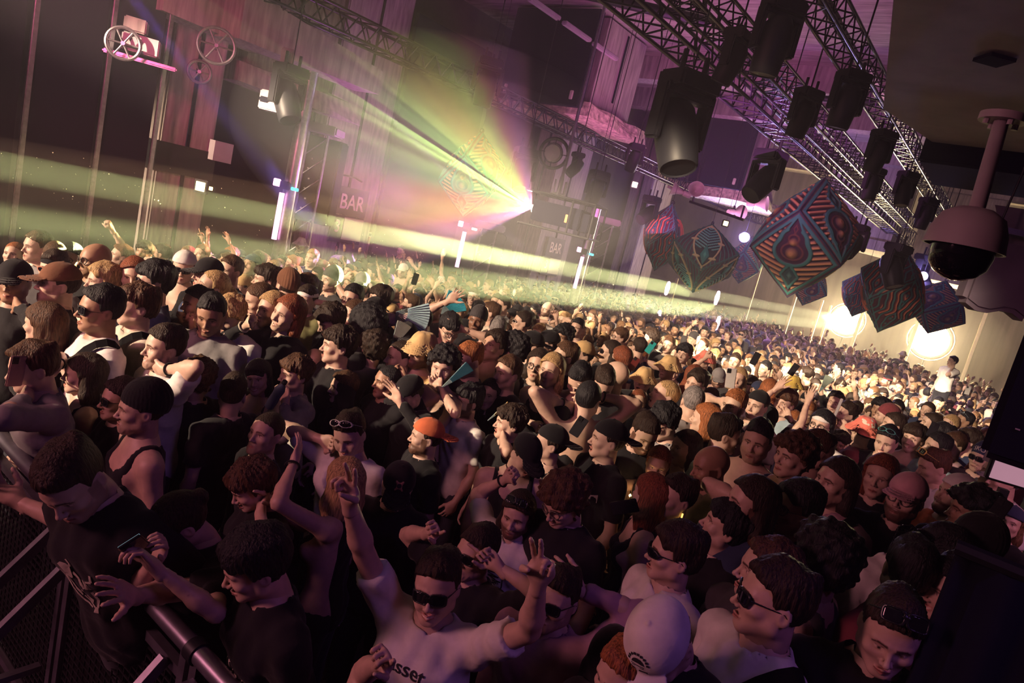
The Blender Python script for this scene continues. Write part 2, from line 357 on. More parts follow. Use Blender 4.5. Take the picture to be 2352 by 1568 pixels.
def head_mesh(mouth='shut', wide=1., female=0, beard=0, h=.005):
    key = (mouth, wide, female, beard, h)
    if key in HC: return HC[key]
    V, Q = mesh_from(lambda P: head_field(P, mouth, wide, female, beard), (-.10, -.135, -.20), (.10, .125, .135), h)
    x, y, z = np.abs(V[:, 0]), V[:, 1], V[:, 2]
    C = np.ones((len(V), 3), F32)
    def mix(m, c):
        nonlocal C
        m = np.clip(m, 0, 1)[:, None]; C = C * (1 - m) + np.array(c, F32) * m
    ex = np.sqrt(((x-.031)/.0125)**2 + ((z+.0012)/.0055)**2)
    mix((1.15 - ex) * 4 * (y < -.066), (1.25, 1.35, 1.5))
    mix((1 - np.hypot(x-.030, z+.001)/.0058) * 5 * (y < -.066), (.07, .05, .05))
    mix((1 - np.abs(z - (.0068 - 60*(x-.031)**2*.12))/.0022) * 2 * (np.abs(x-.031) < .014) * (y < -.06), (.15, .12, .12))
    bz = .0195 + .05*(x-.012) - 2.6*np.maximum(x-.036, 0)**1.3
    mix((1 - np.abs(z - bz)/(.0055 if not female else .003)) * 2.5 * (x > .010) * (x < .053) * (y < -.045), (.16, .13, .12))
    if mouth == 'open':
        mix((1 - np.hypot(x/.022, (z+.073)/.0145)) * 5 * (y > -.0905) * (y < -.04), (.10, .03, .03))
        mix((np.abs(z+.0620) < .0042) * (x < .017) * (y < -.076) * (y > -.0925) * 1., (1.5, 1.75, 1.9))
        mix((1 - np.abs(np.hypot(x/.022, (z+.0735)/.0165) - 1) * 3.4) * (y < -.082), (.85, .42, .42))
    elif mouth == 'smile':
        mix((1 - np.abs(z + .0700 - .22*x)/.0048) * 5 * (x < .021) * (y < -.08), (1.5, 1.75, 1.9))
        mix((1 - np.abs(z + .0635 - .14*x)/.003) * 2 * (x < .027) * (y < -.082), (.85, .45, .45))
        mix((1 - np.abs(z + .0800 - .36*x)/.004) * 2 * (x < .024) * (y < -.082), (.85, .45, .45))
    else:
        mix(np.clip(1 - np.abs(z + .0712)/.0085, 0, 1) * 1.5 * np.clip(1 - x/.026, 0, 1) * 2 * (y < -.08), (.85, .48, .48))
        mix((1 - np.abs(z + .0712)/.0022) * 2 * (x < .023) * (y < -.08), (.3, .14, .14))
    mix((1 - np.hypot((x-.0075)/.0045, (z+.0425)/.003)) * 3 * (y < -.09), (.25, .12, .12))
    if beard:
        b = np.clip((-.045 - z - .25*np.maximum(0, .03-x))/.012, 0, 1) * np.clip((.03-y)/.02, 0, 1) * np.clip((z+.135)/.015, 0, 1)
        b = b * (1 - np.exp(-((x/.020)**2 + ((z+.073)/.0085)**2)*1.2))
        b = np.maximum(b, np.clip(1 - np.abs(z+.055)/.005, 0, 1) * (x < .026) * (y < -.085))
        b = np.maximum(b, np.clip((x-.062)/.006, 0, 1) * (y > -.035) * (y < .004) * (z < .01) * (z > -.06))
        mix(b * (.97 if beard == 1 else .45), (.17, .12, .10))
    HC[key] = (V, Q, C)
    return HC[key]

def hair_mesh(style, h=.006, seed=0):
    key = ('hair', style, h, seed % 3)
    if key in HC: return HC[key]
    sd = (seed % 3) * 7.7
    def f(P):
        X, Y, Z = P; A = np.abs(X); M = (A, Y, Z)
        skull = ell(P, (0, .014, .034), (.076, .099, .092))
        skull = smin(skull, ell(P, (0, -.030, .012), (.064, .062, .078)), .03)
        n = vnoise(X*55+sd, Y*55, Z*40+sd); n2 = vnoise(X*230+sd, Y*210, Z*70); n3 = vnoise(X*26+sd, Y*22+sd, Z*20)
        st = np.sin(np.arctan2(X, Y - .01 + .3*(Z-.12))*38 + 4*n + 30*Z); st2 = np.sin(np.arctan2(X, Y - .01)*23 + 3*n3 + 3)
        def cut(d, zback=-.075, k=.012, ln=None):
            face = np.minimum(.0 - (Y + .022 + .25*np.maximum(Z, 0)), (.078 - 5.5*X*X + .005*n + .003*n2 if ln is None else ln) - Z)   # >0 inside face region
            d = smax(d, face, k)
            ear = ell(M, (.080, .006, -.020), (.020, .030, .036))
            d = smax(d, -ear, .01)
            return smax(d, zback - Z, .012)
        if style == 'buzz': return cut(skull - .0045 - .001*n2, -.050)
        if style == 'short':
            top = .013 * np.clip((Z-.04)/.07, 0, 1)*(1-.5*(A/.08)**2)*(1+.3*np.clip(-Y*12, 0, 1))
            return cut(skull - .0065 - top*(1+.9*n) - .0016*n2 - .0018*st - .0014*st2, -.060, .016)
        if style == 'fade':
            top = .019 * np.clip((Z-.055)/.055, 0, 1)**.7 * (1-.45*(A/.075)**2)
            return cut(skull - .004 - top*(1+.5*n) - (.002*n2 + .0020*st)*np.clip((Z-.05)/.04, 0, 1), -.045)
        if style == 'mop':
            d = skull - .018 - .012*n - .003*n2 - .0032*st - .002*st2 - .012*np.clip((Z-.03)/.08, 0, 1)
            fr = caps(M, (0, -.094, .066), (.045, -.075, .052), .017, .016) - .006*n - .003*n2
            return smin(cut(d, -.075), fr, .02)
        if style == 'curly':
            d = skull - .030 - .012*np.sin(X*95+sd)*np.sin(Y*95)*np.sin(Z*95+1) - .010*n - .012*np.clip((Z-.03)/.08, 0, 1)
            fr = caps(M, (0, -.092, .075), (.05, -.070, .062), .022, .02) - .008*np.sin(X*120)*np.sin(Z*110)
            return smin(cut(d, -.080), fr, .02)
        if style == 'part':
            d = skull - .015 - .007*n - .002*n2 - .0026*st - .016*np.clip((Z-.05)/.06, 0, 1)
            fr = caps(M, (.004, -.078, .098), (.054, -.064, .050), .012, .015) - .003*n2 - .004*n
            return smin(cut(d, -.085), fr, .015)
        if style in ('long', 'fringe', 'wavy'):
            wv = .010*np.sin(Z*70+sd+X*30) if style == 'wavy' else .003*n
            d = cut(skull - .016 - .004*n - .002*n2, -.09)
            c1 = caps(M, (.062, .020, .02), (.078, .020, -.10), .028, .034)
            c1 = smin(c1, caps(M, (.078, .020, -.10), (.070, .035, -.24), .034, .016), .02)
            bk = ell(P, (0, .075, -.08), (.088, .048, .17))
            hh = smin(c1, bk, .04) + wv - .002*vnoise(X*260, Y*260, Z*12)
            hh = smax(hh, -ell(P, (0, -.045, -.035), (.060, .095, .105)), .012)
            d = smin(d, hh, .02)
            if style == 'fringe':
                d = smin(d, smin(caps(M, (0, -.088, .052), (.052, -.070, .036), .013, .014), caps(M, (0, -.078, .078), (.048, -.062, .068), .020, .022), .01) - .002*vnoise(X*300, 0, 0), .012)
            return d
        if style == 'bun':
            d = cut(skull - .009 - .002*n2, -.06)
            return smin(d, ell(P, (0, .118, .045), (.036, .030, .036)) - .003*n2, .012)
        if style == 'pony':
            d = cut(skull - .009 - .002*n2, -.06)
            t = caps(P, (0, .105, .050), (0, .150, .010), .020, .030)
            t = smin(t, caps(P, (0, .150, .010), (.01, .150, -.130), .030, .014), .02) - .003*n2
            return smin(d, t, .012)
        if style == 'fringeband': return cut(skull - .02 - .008*n, -.09)
        if style == 'afro': return cut(skull - .050 - .010*np.sin(X*100+sd)*np.sin(Y*100)*np.sin(Z*100), -.070)
        return cut(skull - .006, -.05)
    lo = (-.15, -.15, -.30) if style in ('long', 'fringe', 'wavy') else (-.14, -.145, -.14)
    V, Q = mesh_from(f, lo, (.15, .20, .20), h)
    HC[key] = (V, Q)
    return HC[key]

def rx(v, a): c, s = cos(a), sin(a); return np.array([v[0], c*v[1]-s*v[2], s*v[1]+c*v[2]])
GEST = {'fist': (1, 1, 1, 1, 1), 'point': (.95, .95, .95, .05, .8), 'open': (.14, .10, .10, .12, .1), 'horns': (.06, .95, .95, .05, .9),
        'peace': (.9, .95, .06, .05, .9), 'hold': (.55, .55, .5, .45, .35), 'relax': (.45, .4, .35, .28, .3), 'gun': (.95, .9, .15, .0, .0)}
def hand_mesh(g, h=.0045):
    """wrist at the origin, fingers to +Z, palm to -Y, thumb at +X"""
    key = ('hand', g, h)
    if key in HC: return HC[key]
    cu = GEST[g]
    spread = .16 if g in ('open', 'peace', 'horns') else .05
    segs = []
    for k, (bx_, L, r) in enumerate(((-.031, .062, .0075), (-.0108, .076, .0086), (.0108, .084, .0090), (.031, .074, .0088))):
        p = np.array([bx_, 0, .086 + (.004 if k in (1, 2) else 0)]); lat = (k-1.5)*spread; tot = cu[k]
        a = 0
        for q, (fr, am) in enumerate(((.45, 1.45), (.31, 1.75), (.24, 1.1))):
            a += am * tot + .03
            d = rx(np.array([sin(lat)*max(0, cos(a)), 0, 1.]), a)
            e = p + d / np.linalg.norm(d) * L * fr
            segs.append((tuple(p), tuple(e), r*(1-.08*q), r*(.95-.08*q), .004)); p = e
    t = cu[4]
    p = np.array([.026, -.004, .026])
    for q, L in enumerate((.040, .032, .026)):
        d = np.array([.75-.75*t*(q > 0)-.25*q*t, -.25-.55*t-.2*q*t, .75]) if q == 0 else np.array([.62-1.25*t, -.15-.6*t, .8])
        e = p + d / np.linalg.norm(d) * L
        segs.append((tuple(p), tuple(e), .0125-.0018*q, .0108-.0018*q, .008)); p = e
    def f(P):
        d = ell(P, (0, .001, .050), (.043, .0155, .050))
        d = smin(d, ell(P, (.024, -.008, .034), (.018, .016, .028)), .012)
        d = smin(d, caps(P, (0, 0, -.035), (0, 0, .018), .0265, .024), .022)
        for a, b, r1, r2, k in segs: d = smin(d, caps(P, a, b, r1, r2), k)
        return d
    V, Q = mesh_from(f, (-.075, -.12, -.065), (.13, .05, .20), h)
    HC[key] = (V, Q)
    return HC[key]
# ------------------------------------------------------------------ bodies and clothes
HP = np.array([0, .012, 1.492])           # neck pivot; head centre sits .128 above it
def ik(S, T, pole, a=.300, b=.272):
    S = np.array(S, float); T = np.array(T, float); v = T - S; L = np.linalg.norm(v)
    if L > (a + b) * .995: v = v * ((a+b)*.995 / L); L = (a+b)*.995; T = S + v
    if L < .14: v = v / max(L, 1e-6) * .14; L = .14; T = S + v
    u = v / L; c = (a*a + L*L - b*b) / (2*L); hgt = sqrt(max(a*a - c*c, 0))
    p = np.array(pole, float); p = p - u * np.dot(p, u); p /= max(np.linalg.norm(p), 1e-6)
    return S + u*c + p*hgt, T
def torso_field(P, fem, bulk, J):
    X, Y, Z = P; M = (np.abs(X), Y, Z); b = bulk
    if fem:
        d = ell(P, (0, .005, 1.285), (.138*b, .095*b, .185)); d = smin(d, ell(P, (0, .008, 1.07), (.122*b, .092*b, .18)), .08)
        d = smin(d, ell(P, (0, .010, .93), (.165*b, .118*b, .13)), .08)
        d = smin(d, ell(M, (.068, -.080, 1.265), (.052, .048, .052)), .05)
    else:
        d = ell(P, (0, .008, 1.275), (.158*b, .108*b, .200)); d = smin(d, ell(P, (0, .005, 1.07), (.140*b, .104*b, .20)), .08)
        d = smin(d, ell(P, (0, .010, .93), (.158*b, .112*b, .13)), .08)
        d = smin(d, ell(M, (.070, -.070, 1.315), (.070, .042, .055)), .05)
    for s in (1, -1):
        S = J[s][0]
        d = smin(d, caps(P, (0, .012, 1.395), (S[0]*.92, S[1]+.004, S[2]-.004), .062, .056), .05)
        d = smin(d, caps(P, (0, .022, 1.455), (S[0]*.72, S[1]+.008, S[2]+.010), .048, .034), .05)
    return d
def arms_field(P, d, J, fem, k=.035, off=0., full=True):
    q = .86 if fem else 1.
    for s in (1, -1):
        S, E, W = J[s][:3]
        d = smin(d, caps(P, S, E, .055*q+off, .040*q+off), k)
        if full:
            m = E + (W-E)*.30
            d = smin(d, smin(caps(P, E, m, .039*q+off, .042*q+off), caps(P, m, W, .042*q+off, .0255*q+off), .02), .012)
    return d
def legs_field(P, d, fem, off=0.):
    for s in (1, -1):
        d = smin(d, caps(P, (s*.088, .005, .90), (s*.100, 0, .50), .086+off, .056+off), .03)
        d = smin(d, caps(P, (s*.100, 0, .50), (s*.105, .02, .09), .056+off, .040+off), .03)
    return d
def make_joints(spec):
    J = {}
    fem = spec.get('fem', 0); sw = .158 if fem else .180*spec.get('bulk', 1.)**.7
    for s, key in ((1, 'L'), (-1, 'R')):
        t = spec.get(key)
        S = np.array([s*sw, .012, 1.392])
        if t is None:
            E = S + np.array([s*.035, .03, -.283]); W = E + np.array([-s*.02, -.10, -.235]); J[s] = (S, E, W, 'relax', None); continue
        T = np.array(t[0], float); up = np.clip((T[2] - 1.35) / .4, 0, 1)
        S = S + np.array([-s*.018*up, 0, .045*up])
        pole = t[2] if len(t) > 2 and t[2] is not None else np.array([s*.75, .35, -.8 + .35*up])
        E, W = ik(S, T, pole)
        J[s] = (S, E, W, t[1], t[3] if len(t) > 3 else None)
    return J
def dirmat(z, front):
    z = z / np.linalg.norm(z); f = front - z*np.dot(front, z); n = np.linalg.norm(f)
    if n < .05: f = np.array([1., 0, 0]); f = f - z*np.dot(f, z); n = np.linalg.norm(f)
    f /= n; y = -f; x = np.cross(y, z); return np.stack([x, y, z], 1)
def body_mesh(J, fem, bulk, head, hp, hr, res, sleeve=None):
    """one continuous skin: torso, arms and legs, then the head and the hands grown on at neck and wrists"""
    pts = [J[s][k] for s in (1, -1) for k in (0, 1, 2)]
    lo = np.minimum(np.min(pts, 0) - .07, (-.23, -.16, .86)); hi = np.maximum(np.max(pts, 0) + .07, (.23, .17, 1.50)); hi[2] = max(hi[2], 1.50)
    def f(P):
        d = torso_field(P, fem, bulk, J)
        d = smin(d, caps(P, (0, .018, 1.40), (0, .014, 1.485), .056 if not fem else .050, .055 if not fem else .048), .045)
        return arms_field(P, d, J, fem)
    h = res['body']
    V, Q = mesh_from(f, lo, hi, h)
    V2, Q2 = mesh_from(lambda P: legs_field(P, ell(P, (0, .01, .93), (.150, .108, .12)), fem), (-.24, -.15, .05), (.24, .15, 1.07), res.get('legs', .035))
    Vs = [V, V2]; Qs = [Q, Q2 + len(V)]; n = len(V) + len(V2); Cs = [np.ones((n, 3), F32)]
    hv, hq, hc = head
    R = hr; hv2 = hv - np.array([0, .012, -.128+.0], F32)
    # the lower neck stays with the torso
    w = np.clip((hv2[:, 2] + .070) / .10, 0, 1)[:, None]
    top = hv2 @ R.T.astype(F32)
    hv3 = (top*w + hv2*(1-w)) + HP.astype(F32) + (np.array([0, .0, 0], F32))
    Vs.append(hv3); Qs.append(hq + n); Cs.append(hc); n += len(hv3)
    for s in (1, -1):
        S, E, W, g, o = J[s]
        fv, fq = hand_mesh(g, res['hand'])
        fv = fv.copy()
        if s > 0: fv[:, 0] *= -1; fq = fq[:, ::-1]     # the thumb of the left hand points to its right when palm faces front
        z = W - E; z = z/np.linalg.norm(z)
        if o is not None:
            zz = np.array(o[0], float); zz /= np.linalg.norm(zz); fr = np.array(o[1], float)
        else:
            zz = z + (np.array([0, 0, .35]) if z[2] > .2 else 0); fr = np.array([0, -1., -.15])
            if g == 'relax': fr = np.array([-s*.9, .3, 0])
        D = dirmat(zz, fr)
        sc_ = (.88 if fem else 1.) * 1.06
        fv = fv * sc_ @ D.T.astype(F32) + W.astype(F32)
        Vs.append(fv); Qs.append(fq + n); Cs.append(np.ones((len(fv), 3), F32)); n += len(fv)
    return np.concatenate(Vs), np.concatenate(Qs), np.concatenate(Cs)
def shirt_mesh(J, fem, bulk, kind, h, seed=0):
    """kind: tee, tank, long, bra, open"""
    pts = [J[s][k] for s in (1, -1) for k in ((0, 1, 2) if kind in ('long', 'hood') else (0, 1))]
    lo = np.minimum(np.min(pts, 0) - .09, (-.25, -.17, .78)); hi = np.maximum(np.max(pts, 0) + .09, (.25, .19, 1.50))
    def f(P):
        X, Y, Z = P
        fold = .0045*np.sin(Z*48+X*22+seed*1.7+3*np.sin(X*14+seed))*np.sin(Y*17+X*11+seed) + .004*np.sin((X+Z*.4)*75+seed+2*np.sin(Z*20))
        off = .015 if kind != 'tank' else .009
        d = torso_field(P, fem, bulk, J) - off - .012*np.clip((1.15-Z)/.3, 0, 1) - fold
        sl = {'tee': .72, 'long': 1, 'hood': 1, 'tank': -1, 'bra': -1, 'open': .72}[kind]
        for s in (1, -1):
            S, E, W = J[s][:3]
            q = .86 if fem else 1.
            if sl == 1:
                d = smin(d, caps(P, S, E, .066*q, .054*q) - fold, .03); d = smin(d, caps(P, E, W, .054*q, .034*q) - fold, .02)
                ax = (W-E)/np.linalg.norm(W-E)
                if kind == 'long': continue
            elif sl > 0:
                e2 = S + (E-S)*sl; ax = (E-S)/np.linalg.norm(E-S)
                a = caps(P, S, S + (E-S)*(sl+.1), .068*q, .066*q) - fold
                a = smax(a, sum((P[k]-e2[k])*ax[k] for k in range(3)), .006)
                d = smin(d, a, .025)
            else:
                n_ = (E-S)/np.linalg.norm(E-S); n_ = n_ + np.array([s*.8, 0, .2]); n_ /= np.linalg.norm(n_)
                c0 = S + np.array([-s*(.050), 0, .0])
                d = smax(d, sum((P[k]-c0[k])*np.array([s, 0, -.0])[k] for k in range(3)), .006)
                d = smax(d, -(caps(P, S + np.array([s*.02, 0, -.05]), S + np.array([s*.05, 0, .05]), .060, .075)), .006)
        if kind in ('long',):
            for s in (1, -1):
                S, E, W = J[s][:3]; ax = (W-E)/np.linalg.norm(W-E); c0 = E + (W-E)*.96
                d = smax(d, -ell(P, tuple(W + ax*.03), (.055, .055, .055)), .004)
        nk = (.070, .058) if kind in ('tee', 'long') else (.092, .085)
        if kind == 'open':
            d = smax(d, -caps(P, (0, -.13, 1.46), (0, -.15, 1.18), .085, .02), .008)
        if kind == 'bra': d = np.maximum(d, np.maximum(Z - 1.345, 1.18 - Z))
        d = smax(d, -caps(P, (0, .02, 1.475), (0, -.10 if kind in ('tank', 'bra') else -.055, 1.60 if kind != 'tank' else 1.40), nk[0], nk[1]), .008)
        d = smax(d, -caps(P, (0, .016, 1.43), (0, .016, 1.60), .064, .080), .006)
        return smax(d, (.86 if kind != 'bra' else 1.17) - Z, .01)
    return mesh_from(f, lo, hi, h)
def trouser_mesh(h=.035):
    if 'trouser' in HC: return HC['trouser']
    def f(P): return smax(legs_field(P, ell(P, (0, .01, .93), (.168, .124, .14)), 0, .014), .08 - P[2], .01)
    HC['trouser'] = mesh_from(f, (-.27, -.18, .03), (.27, .18, 1.08), h); return HC['trouser']
# head wear and things on the face, in head coordinates
def cap_mesh(kind, h=.005):
    key = ('cap', kind, h)
    if key in HC: return HC[key]
    def f(P):
        X, Y, Z = P
        crown = ell(P, (0, .012, .040), (.090, .112, .100))
        if kind == 'cap':
            d = smax(crown, .036 + .16*(Y) - Z, .006)
            d = smax(d, -ell(P, (0, .012, .034), (.080, .102, .090)), .002)
            br = smax(ell(P, (0, -.115, .058), (.078, .088, .60)), np.abs(Z - (.044 - 3.6*X*X + .22*(Y+.1))) - .0035, .003)
            br = smax(br, Y + .072, .004)
            d = smin(d, br, .004)
            d = smin(d, ell(P, (0, .012, .141), (.008, .008, .005)), .002)
        elif kind == 'bucket':
            d = smax(ell(P, (0, .012, .020), (.092, .112, .125)), np.maximum(.052 - Z, Z - .128), .012)
            r = np.sqrt((X/.092)**2 + ((Y-.012)/.112)**2)
            brim = smax(np.abs(Z - (.056 - .095*(r-.95))) - .005, np.maximum(.085*(.93 - r), .1*(r - 1.62)), .004)
            d = smin(d, brim, .01) - .002*np.sin(np.arctan2(X, Y)*5)
        elif kind == 'beanie':
            d = smax(ell(P, (0, .022, .052), (.092, .116, .118)) - .002*np.sin(np.arctan2(X, Y)*30), .018 - .30*Y - Z - .02*np.clip(Y*10, 0, 1)*0, .01)
        elif kind == 'band':
            d = smax(ell(P, (0, .012, .036), (.087, .109, .100)), np.abs(Z - .062 - .0*Y) - .020, .006)
        return d
    HC[key] = mesh_from(f, (-.16, -.215, -.03), (.16, .21, .19), h); return HC[key]
def glass_mesh(kind, part, h=.0035):
    key = ('gl', kind, part, h)
    if key in HC: return HC[key]
    def f(P):
        X, Y, Z = P; A = np.abs(X); M = (A, Y, Z)
        yf = -.102 + 4.2*X*X if kind != 'sport' else -.112 + 7.0*X*X
        rx_, rz_ = {'wayfarer': (.0265, .0195), 'round': (.022, .022), 'sport': (.031, .0165)}[kind]
        q = np.sqrt(((A-.032)/rx_)**4 + ((Z-.001)/rz_)**4 + 1e-9)**.5 if kind == 'wayfarer' else np.sqrt(((A-.032)/rx_)**2 + ((Z-.001)/rz_)**2 + 1e-9)
        if part == 'lens': return np.maximum(np.abs(Y-yf) - .0022, (q-1)*.018)
        d = np.maximum(np.abs(Y-yf) - .0035, np.abs(q-1.06)*.020 - .0030)
        d = np.minimum(d, caps(M, (0, -.104, .006), (.010, -.104, .006), .003))
        d = np.minimum(d, caps(M, (.058, -.088, .007), (.0815, .012, .006), .0032, .0026))
        return np.minimum(d, caps(M, (.0815, .012, .006), (.083, .036, -.016), .0026))
    HC[key] = mesh_from(f, (-.095, -.13, -.035), (.095, .05, .035), h); return HC[key]
# ------------------------------------------------------------------ the hall
def struct(o): o['kind'] = 'structure'; return o
b = bmesh.new(); xs = np.linspace(-15, 3, 37); ys = np.linspace(-10, 36, 93)
g = [[b.verts.new((x, y, floor_z(x, y))) for y in ys] for x in xs]
for i in range(len(xs)-1):
    for j in range(len(ys)-1): b.faces.new((g[i][j], g[i+1][j], g[i+1][j+1], g[i][j+1]))
r_ = bmesh.ops.extrude_face_region(b, geom=b.faces[:]); bmesh.ops.translate(b, vec=(0, 0, -.3), verts=[v for v in r_['geom'] if isinstance(v, bmesh.types.BMVert)])
bmesh.ops.recalc_face_normals(b, faces=b.faces)
struct(bm_obj('floor', b, FLOOR, smooth=True))
struct(box('wall_left', (-14.9, 13, 4), (.3, 46, 9.4), WALLM)); struct(box('wall_back', (-6, 36.1, 4), (18, .3, 9.4), ENDW)); struct(box('wall_right', (3.1, 13, 4), (.3, 46, 9.4), WALLM))
b = bx(bmesh.new(), (-6, 13, 8.75), (18, 46, .3))
struct(bm_obj('ceiling', b, CEIL))
for i, y in enumerate((5.2, 8.4, 11.6, 18.8, 22.4, 27.2, 31)):
    struct(box('trim_%d' % (i+1), (-6, y, 8.3), (17.6, .55, .7), CONC))
# curtain of black panels along the left wall with metal seams
for i, (y0, y1) in enumerate(((.6, 3.5), (3.6, 4.5), (4.6, 5.3), (6.8, 9.1), (11.6, 14.5))):
    box_ = box('black_drape', (-13.2 if i > 2 else -11.75, (y0+y1)/2, 3.6), (.12, y1-y0, 7.2), BLK)
    tag(box_, ['tall black wall panel at the far left edge', 'tall black wall panel between the two left metal seams', 'narrow black wall panel just left of the magenta concrete pillar', 'black drape hanging right of the magenta concrete pillar', 'black drape hanging right of the first bar sign column'][i], 'panel')
for i, y in enumerate((3.58, 4.54, 5.34)):
    b = bx(bmesh.new(), (0, 0, 0), (.05, .07, 6.6), bev=.01)
    o = bm_obj('metal_batten', b, STEEL); o.location = (-11.6, y, 3.6); tag(o, ['left metal batten on the black wall, nearest the picture edge', 'middle metal batten on the black wall', 'right metal batten on the black wall, next to the pillar'][i], 'batten', 'wall battens')
# concrete columns and hoppers
def column(lab, x0, x1, y0, y1, z0, z1, groove=True):
    e = empty('concrete_column', ((x0+x1)/2, (y0+y1)/2, z0), lab, 'column')
    o = box('shaft', (0, 0, (z1-z0)/2), (x1-x0, y1-y0, z1-z0), CONC, e, bev=.03)
    if groove:
        box('joint_strip', ((x1-x0)/2 + .012, 0, (z1-z0)/2), (.03, .06, z1-z0-.1), BLK, e); box('joint_strip', (0, -(y1-y0)/2 - .012, (z1-z0)/2), (.06, .03, z1-z0-.1), BLK, e)
    return e
c1 = column('magenta lit concrete pillar with a dark band at left', -13.2, -12.2, 5.7, 6.65, floor_z(-12.2, 6), 8.6)
box('clamp_band', (.0, .0, 2.85), (1.1, 1.05, .5), BLKM, c1); box('junction_box', (.60, .55, 3.15), (.25, .35, .35), PALE, c1)
column('concrete column behind the first bar sign', -14.5, -13.5, 9.9, 11.75, floor_z(-13.5, 10.5), 8.6)
column('hazy concrete column behind the second bar sign', -14.5, -13.5, 19.0, 21.0, floor_z(-13.5, 20), 8.6)
column('hazy concrete column behind the third truss tower, farthest on the left wall', -14.5, -13.5, 26.0, 28.0, floor_z(-13.5, 27), 8.6)
def hopper(lab, x0, x1, y0, y1, z0, z1, slant=.5, broken=False):
    """hanging concrete shaft cut off above head height, with a lower edge that slopes"""
    z1 = 8.54; e = empty('concrete_shaft', ((x0+x1)/2, (y0+y1)/2, z0), lab, 'column')
    w, d, h = (x1-x0)/2, (y1-y0)/2, z1-z0
    b = hull(bmesh.new(), [(-w, -d, slant*.1), (w, -d, slant*.1), (w, d, .0), (-w, d, slant*.6), (-w, -d, h), (w, -d, h), (w, d, h), (-w, d, h)])
    bm_obj('shaft', b, CONC, e)
    b = hull(bmesh.new(), [(-w-.25, -d-.25, slant*.1), (w+.25, -d-.25, slant*.1), (w+.6, d+.5, -.1), (-w-.25, d+.3, slant*.4), (-w-.25, -d-.25, .38), (w+.2, -d-.25, .38), (w+.4, d+.3, .30), (-w-.25, d+.3, .7)])
    bmesh.ops.subdivide_edges(b, edges=b.edges[:], cuts=5, use_grid_fill=True)
    if broken:
        for v in b.verts:
            v.co += Vector((.05*sin(v.co.x*9+v.co.y*4), .05*cos(v.co.y*8+v.co.x), .04*sin(v.co.x*13)*cos(v.co.y*11)))
    bm_obj('broken_foot' if broken else 'capital', b, CONCF if broken else CONC, e)
    box('joint_strip', (w+.012, 0, h/2+.3), (.03, .07, h-.8), BLK, e)
    return e
hopper('massive concrete shaft with broken speckled underside, behind the black panel at top centre', -13.2, -10.4, 15.4, 17.5, 6.0, 8.6, .3, True)
hopper('concrete shaft with pale underside behind the horn loudspeakers', -11.7, -8.7, 24.5, 26.4, 5.5, 8.6, .3, True)
hopper('low concrete capital at upper left beside the pale equipment box', -14.2, -12.7, 7.3, 9.2, 4.3, 8.6, .3)
hopper('concrete shaft glowing violet behind the big painted lantern', -7.2, -4.6, 27.5, 29.4, 5.0, 8.6, .2)
hopper('concrete shaft with hazy tan underside above the far crowd', -4.4, -1.9, 31.0, 33.0, 4.6, 8.6, .2)
def panel(lab, p0, p1, y, d=.25):
    e = empty('hanging_speaker_panel', ((p0[0]+p1[0])/2, y, (p0[1]+p1[1])/2), lab, 'speaker panel')
    w, h = p1[0]-p0[0], p1[1]-p0[1]
    box('cloth_face', (0, 0, 0), (w, d, h), BLK, e, bev=.02)
    for sx in (-.82, .82): box('ratchet_clip', (sx*w/2, -d/2-.03, -h/2+.25), (.10, .05, .22), HORN, e, bev=.015)
    return e
panel('large hanging black panel at top centre', (-12.9, 6.15), (-10.25, 8.5), 14.8)
panel('hanging black panel above the horn loudspeakers', (-11.7, 5.85), (-9.0, 8.5), 23.7)
# ducts at the top right
DZ = 5.3
e = empty('ceiling_duct', (-.3, 7.5, DZ), 'large grey duct hanging across the top right corner', 'duct')
b = hull(bmesh.new(), [(x+.3, y-7.5, z) for x, y in ((-1.25, 4.5), (-2.0, 8.85), (-1.63, 10.27), (1.6, 10.4), (1.6, 4.5)) for z in (0, 1.6)]); bm_obj('casing', b, DUCTM, e)
box('inspection_hatch', (-.55, -.6, -.02), (.22, .22, .03), BLK, e, rot=Matrix.Rotation(.7, 3, 'Z')); box('vent_slot', (.35, .5, -.02), (.5, .12, .03), BLK, e); box('vent_slot', (.35, 1.0, -.02), (.5, .12, .03), BLK, e)
o = box('black_duct', (-.1, 11.3, 5.35), (3.3, 1.7, .55), BLK, bev=.03); tag(o, 'black duct box hanging behind the grey ceiling duct', 'duct')
# ------------------------------------------------------------------ trusses
def lattice(e, L, w, h, r=.025, pitch=.5, chords=4):
    pts = [(-w/2, 0, 0), (w/2, 0, 0), (-w/2, 0, h), (w/2, 0, h)] if chords == 4 else [(-w/2, 0, 0), (w/2, 0, 0)]
    for p in pts: bm_obj('chord', tube(bmesh.new(), p, (p[0], L, p[2]), r, 10), ALU, e, True)
    b = bmesh.new(); n = int(L/pitch)
    for i in range(n):
        y0, y1 = i*L/n, (i+1)*L/n; ym = (y0+y1)/2
        if chords == 4:
            for x in (-w/2, w/2): tube(b, (x, y0, 0), (x, ym, h), r*.5, 5); tube(b, (x, ym, h), (x, y1, 0), r*.5, 5)
            for z in (0, h): tube(b, (-w/2, y0, z), (w/2, ym, z), r*.5, 5); tube(b, (w/2, ym, z), (-w/2, y1, z), r*.5, 5)
        else: tube(b, (-w/2, y0, 0), (w/2, ym, 0), r*.5, 5); tube(b, (w/2, ym, 0), (-w/2, y1, 0), r*.5, 5)
    bm_obj('lacing', b, ALU, e, True)
def truss(lab, p, L, w, h, **k):
    e = empty('lighting_truss', p, lab, 'truss'); lattice(e, L, w, h, **k); return e
T1 = truss('heavy box truss running away above the big painted lantern', (-4.55, 3.5, 5.7), 27, .50, .46, r=.028, pitch=.55)
